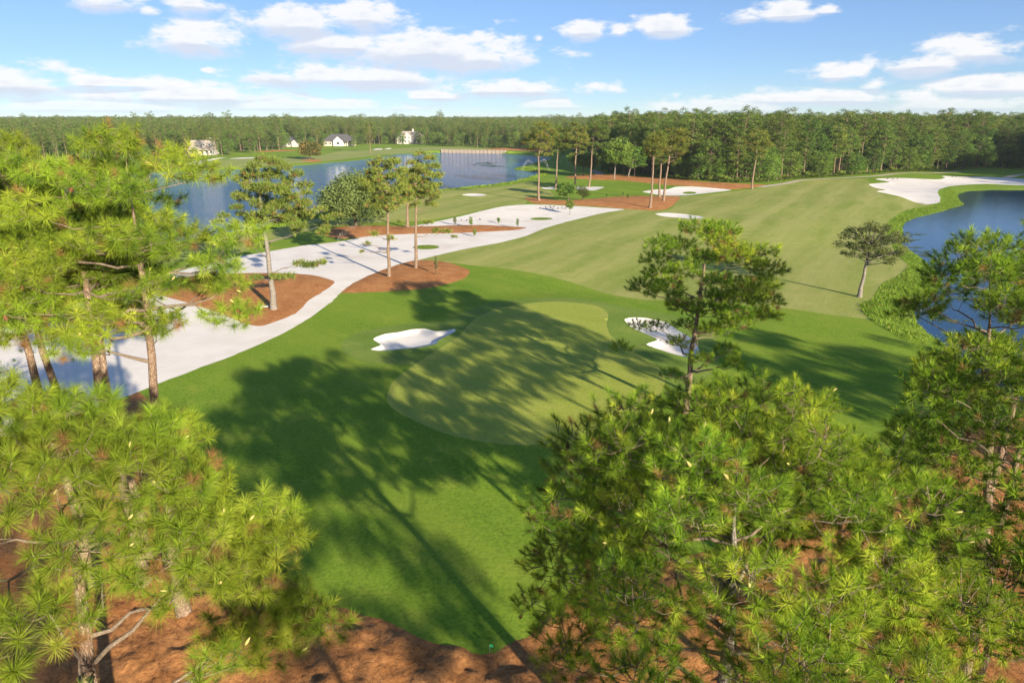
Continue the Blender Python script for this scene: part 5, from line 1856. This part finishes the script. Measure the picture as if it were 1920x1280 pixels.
# ------------------------------------------------------------------ sprinklers
def mk_spray():
    m, t_, out = material('water_spray')
    p = t_.n('ShaderNodeBsdfPrincipled')
    p.inputs['Base Color'].default_value = (0.9, 0.93, 0.95, 1)
    p.inputs['Roughness'].default_value = 0.4
    tr = t_.n('ShaderNodeBsdfTransparent')
    mx = t_.n('ShaderNodeMixShader')
    mx.inputs[0].default_value = 0.10
    t_.t.links.new(tr.outputs[0], mx.inputs[1])
    t_.t.links.new(p.outputs[0], mx.inputs[2])
    t_.t.links.new(mx.outputs[0], out.inputs['Surface'])
    return m


M['spray'] = mk_spray()
JETS = [  # base px, landing px, apex height, label
    ((733, 470), (632, 452), 3.2, 'sprinkler jet thrown left from beside the two island pines'),
    ((770, 428), (690, 418), 6.0, 'sprinkler jet arching up behind the two island pines'),
    ((1006, 324), (978, 318), 4.6, 'left arm of the sprinkler jets on the pond peninsula'),
    ((1006, 324), (1030, 319), 5.0, 'middle arm of the sprinkler jets on the pond peninsula'),
    ((1044, 318), (1068, 313), 4.5, 'sprinkler jet right of the pond peninsula'),
]
for i, (b_, e_, ap, lab) in enumerate(JETS):
    b0, e0 = np.array(P(*b_)), np.array(P(*e_))
    r_ = rs(700 + i)
    n = 700
    u = r_.rand(n) ** 0.8
    dist = np.linalg.norm(e0 - b0)
    sp = 0.02 + 0.10 * u
    q = np.stack([(e0 - b0)[0] * u, (e0 - b0)[1] * u, 0.4 + ap * 4 * u * (1 - u)], 1)
    fall = r_.rand(n) ** 2 * u * 2.0
    q += np.stack([r_.randn(n) * sp * 1.6, r_.randn(n) * sp * 1.6, r_.randn(n) * sp * 1.6 - fall], 1)
    q[:, 2] = np.maximum(q[:, 2], 0.1)
    sz = (0.035 + 0.05 * u) * r_.uniform(0.6, 1.4, n) * (1.0 if b0[1] < 160 else 1.6)
    a_, c_ = unit(r_.randn(n, 3)) * sz[:, None], unit(r_.randn(n, 3)) * sz[:, None]
    t = thing('sprinkler', lab, 'sprinkler', (b0[0], b0[1], hz(*b0)), 0, 'sprinklers watering the grass')
    obj('nozzle', Geo().tube(np.array([(0, 0, -0.05), (0, 0, 0.25), (0.05, 0, 0.38)]), [0.07, 0.06, 0.03], 8).mesh('nozzle', [M['screen']]), t)
    s_ = obj('spray', Geo().add(np.stack([q - a_, q + a_, q + c_ * 1.6], 1).reshape(-1, 3), np.arange(n * 3).reshape(-1, 3)).mesh('spray', [M['spray']]), t)
    s_['kind'] = 'stuff'

# ------------------------------------------------------------------ loose grass on the banks, weed on the water
M['blade'] = mk_leaf('bank_blades', (0.10, 0.18, 0.018), (0.18, 0.27, 0.026), (0.27, 0.33, 0.055), 0.35, 0.6, 0.2)


def grass_on(polys_in, polys_out, n, size, box, seed, label, within=None):
    r = rs(seed)
    X = r.uniform(box[0], box[1], n)
    Y = r.uniform(box[2], box[3], n)
    k = np.zeros(n, dtype=bool)
    for p_ in polys_in:
        k |= inside(p_, X, Y)
    for p_ in polys_out:
        k &= ~inside(p_, X, Y)
    k &= np.abs(X) < Y * 0.80 + 3
    if within is not None:
        k &= within(X, Y)
    X, Y = X[k], Y[k]
    Z = height(X, Y)
    m = len(X)
    s = size * r.uniform(0.5, 1.5, m) * (0.5 + fbm(X * 0.5, Y * 0.5, 2))
    base = np.stack([X, Y, Z - 0.02], 1)
    V, F = [], []
    a = r.rand(m) * 6.28
    tip = base + np.stack([np.cos(a) * 0.45 * s, np.sin(a) * 0.45 * s, s], 1)
    sd = np.stack([-np.sin(a), np.cos(a), np.zeros(m)], 1) * (s * 0.28)[:, None]
    V = np.stack([base - sd, base + sd, tip], 1).reshape(-1, 3)
    tint = np.repeat(np.clip(0.15 + 0.75 * fbm(X * 0.35, Y * 0.35, 3) + 0.22 * r.randn(m), 0.02, 1), 3)
    o = obj('bank_grass', Geo().add(V, np.arange(m * 3).reshape(-1, 3), tint).mesh('bank_grass', [M['blade']]))
    tag(o, label, 'grass', None, 'stuff')
    return m


bx0, bx1, by0, by1 = 15, 130, 35, 235
ng_ = grass_on([bank_b], [pond_b, sand_right], 620000, 0.18, (bx0, bx1, by0, by1), 711, 'long bright grass on the bank of the right pond')
ng2 = grass_on([bank_a], [pond_a], 260000, 0.30, (-150, 20, 110, 300), 712, 'long grass along the near shore of the large pond')
print('grass', ng_, ng2)

M['weed'] = mk_plain('pond_weed', (0.10, 0.13, 0.04), 0.6, 0.3, 0, 0.3, 2.0)
r_ = rs(720)
for spots, lab in ((((1702, 436), (1706, 450), (1711, 464), (1728, 479), (1741, 492), (1745, 500), (1768, 522), (1800, 560), (1790, 545), (1770, 600), (1715, 440), (1728, 472)), 'scattered floating weed along the left edge of the right pond'),
                   (((905, 308), (912, 310), (920, 311.5), (930, 312), (908, 306.5), (913, 305)), 'thin streak of floating weed in the large pond')):
    g = Geo()
    for (px, py) in spots:
        x, y = P(px, py, WATER_Z)
        sc = 1.0 if px > 1500 else 2.6
        for _ in range(26):
            q = np.array([x + r_.randn() * 1.1 * sc, y + r_.randn() * 0.55 * sc])
            rad = r_.uniform(0.08, 0.32) * sc
            k = 7
            an = np.arange(k) * 2 * math.pi / k
            rr_ = rad * r_.uniform(0.6, 1.2, k)
            V = [(q[0], q[1], WATER_Z + 0.02)] + [(q[0] + math.cos(t_) * b_ * 1.6, q[1] + math.sin(t_) * b_, WATER_Z + 0.012 + 0.01 * r_.rand()) for t_, b_ in zip(an, rr_)]
            g.add(V, [(0, 1 + j, 1 + (j + 1) % k) for j in range(k)])
    o = obj('pond_weed', g.mesh('pond_weed', [M['weed']]))
    tag(o, lab, 'weed', None, 'stuff')

# ------------------------------------------------------------------ haze
hm = bpy.data.materials.new('haze')
hm.use_nodes = True
hm.node_tree.nodes.clear()
ht = NT(hm.node_tree)
ho = ht.n('ShaderNodeOutputMaterial')
hv = ht.n('ShaderNodeVolumePrincipled')
hv.inputs['Color'].default_value = (0.80, 0.90, 1.0, 1)
hv.inputs['Density'].default_value = 0.00008
hv.inputs['Anisotropy'].default_value = 0.0
hm.node_tree.links.new(hv.outputs[0], ho.inputs['Volume'])
o = obj('haze', Geo().box((0, 0, 18.0), (19000, 19000, 42.0)).mesh('haze', [hm]))
tag(o, 'thin blue haze over the far woods', 'haze', None, 'stuff')
print('done', round(_time.time() - _t0, 1))
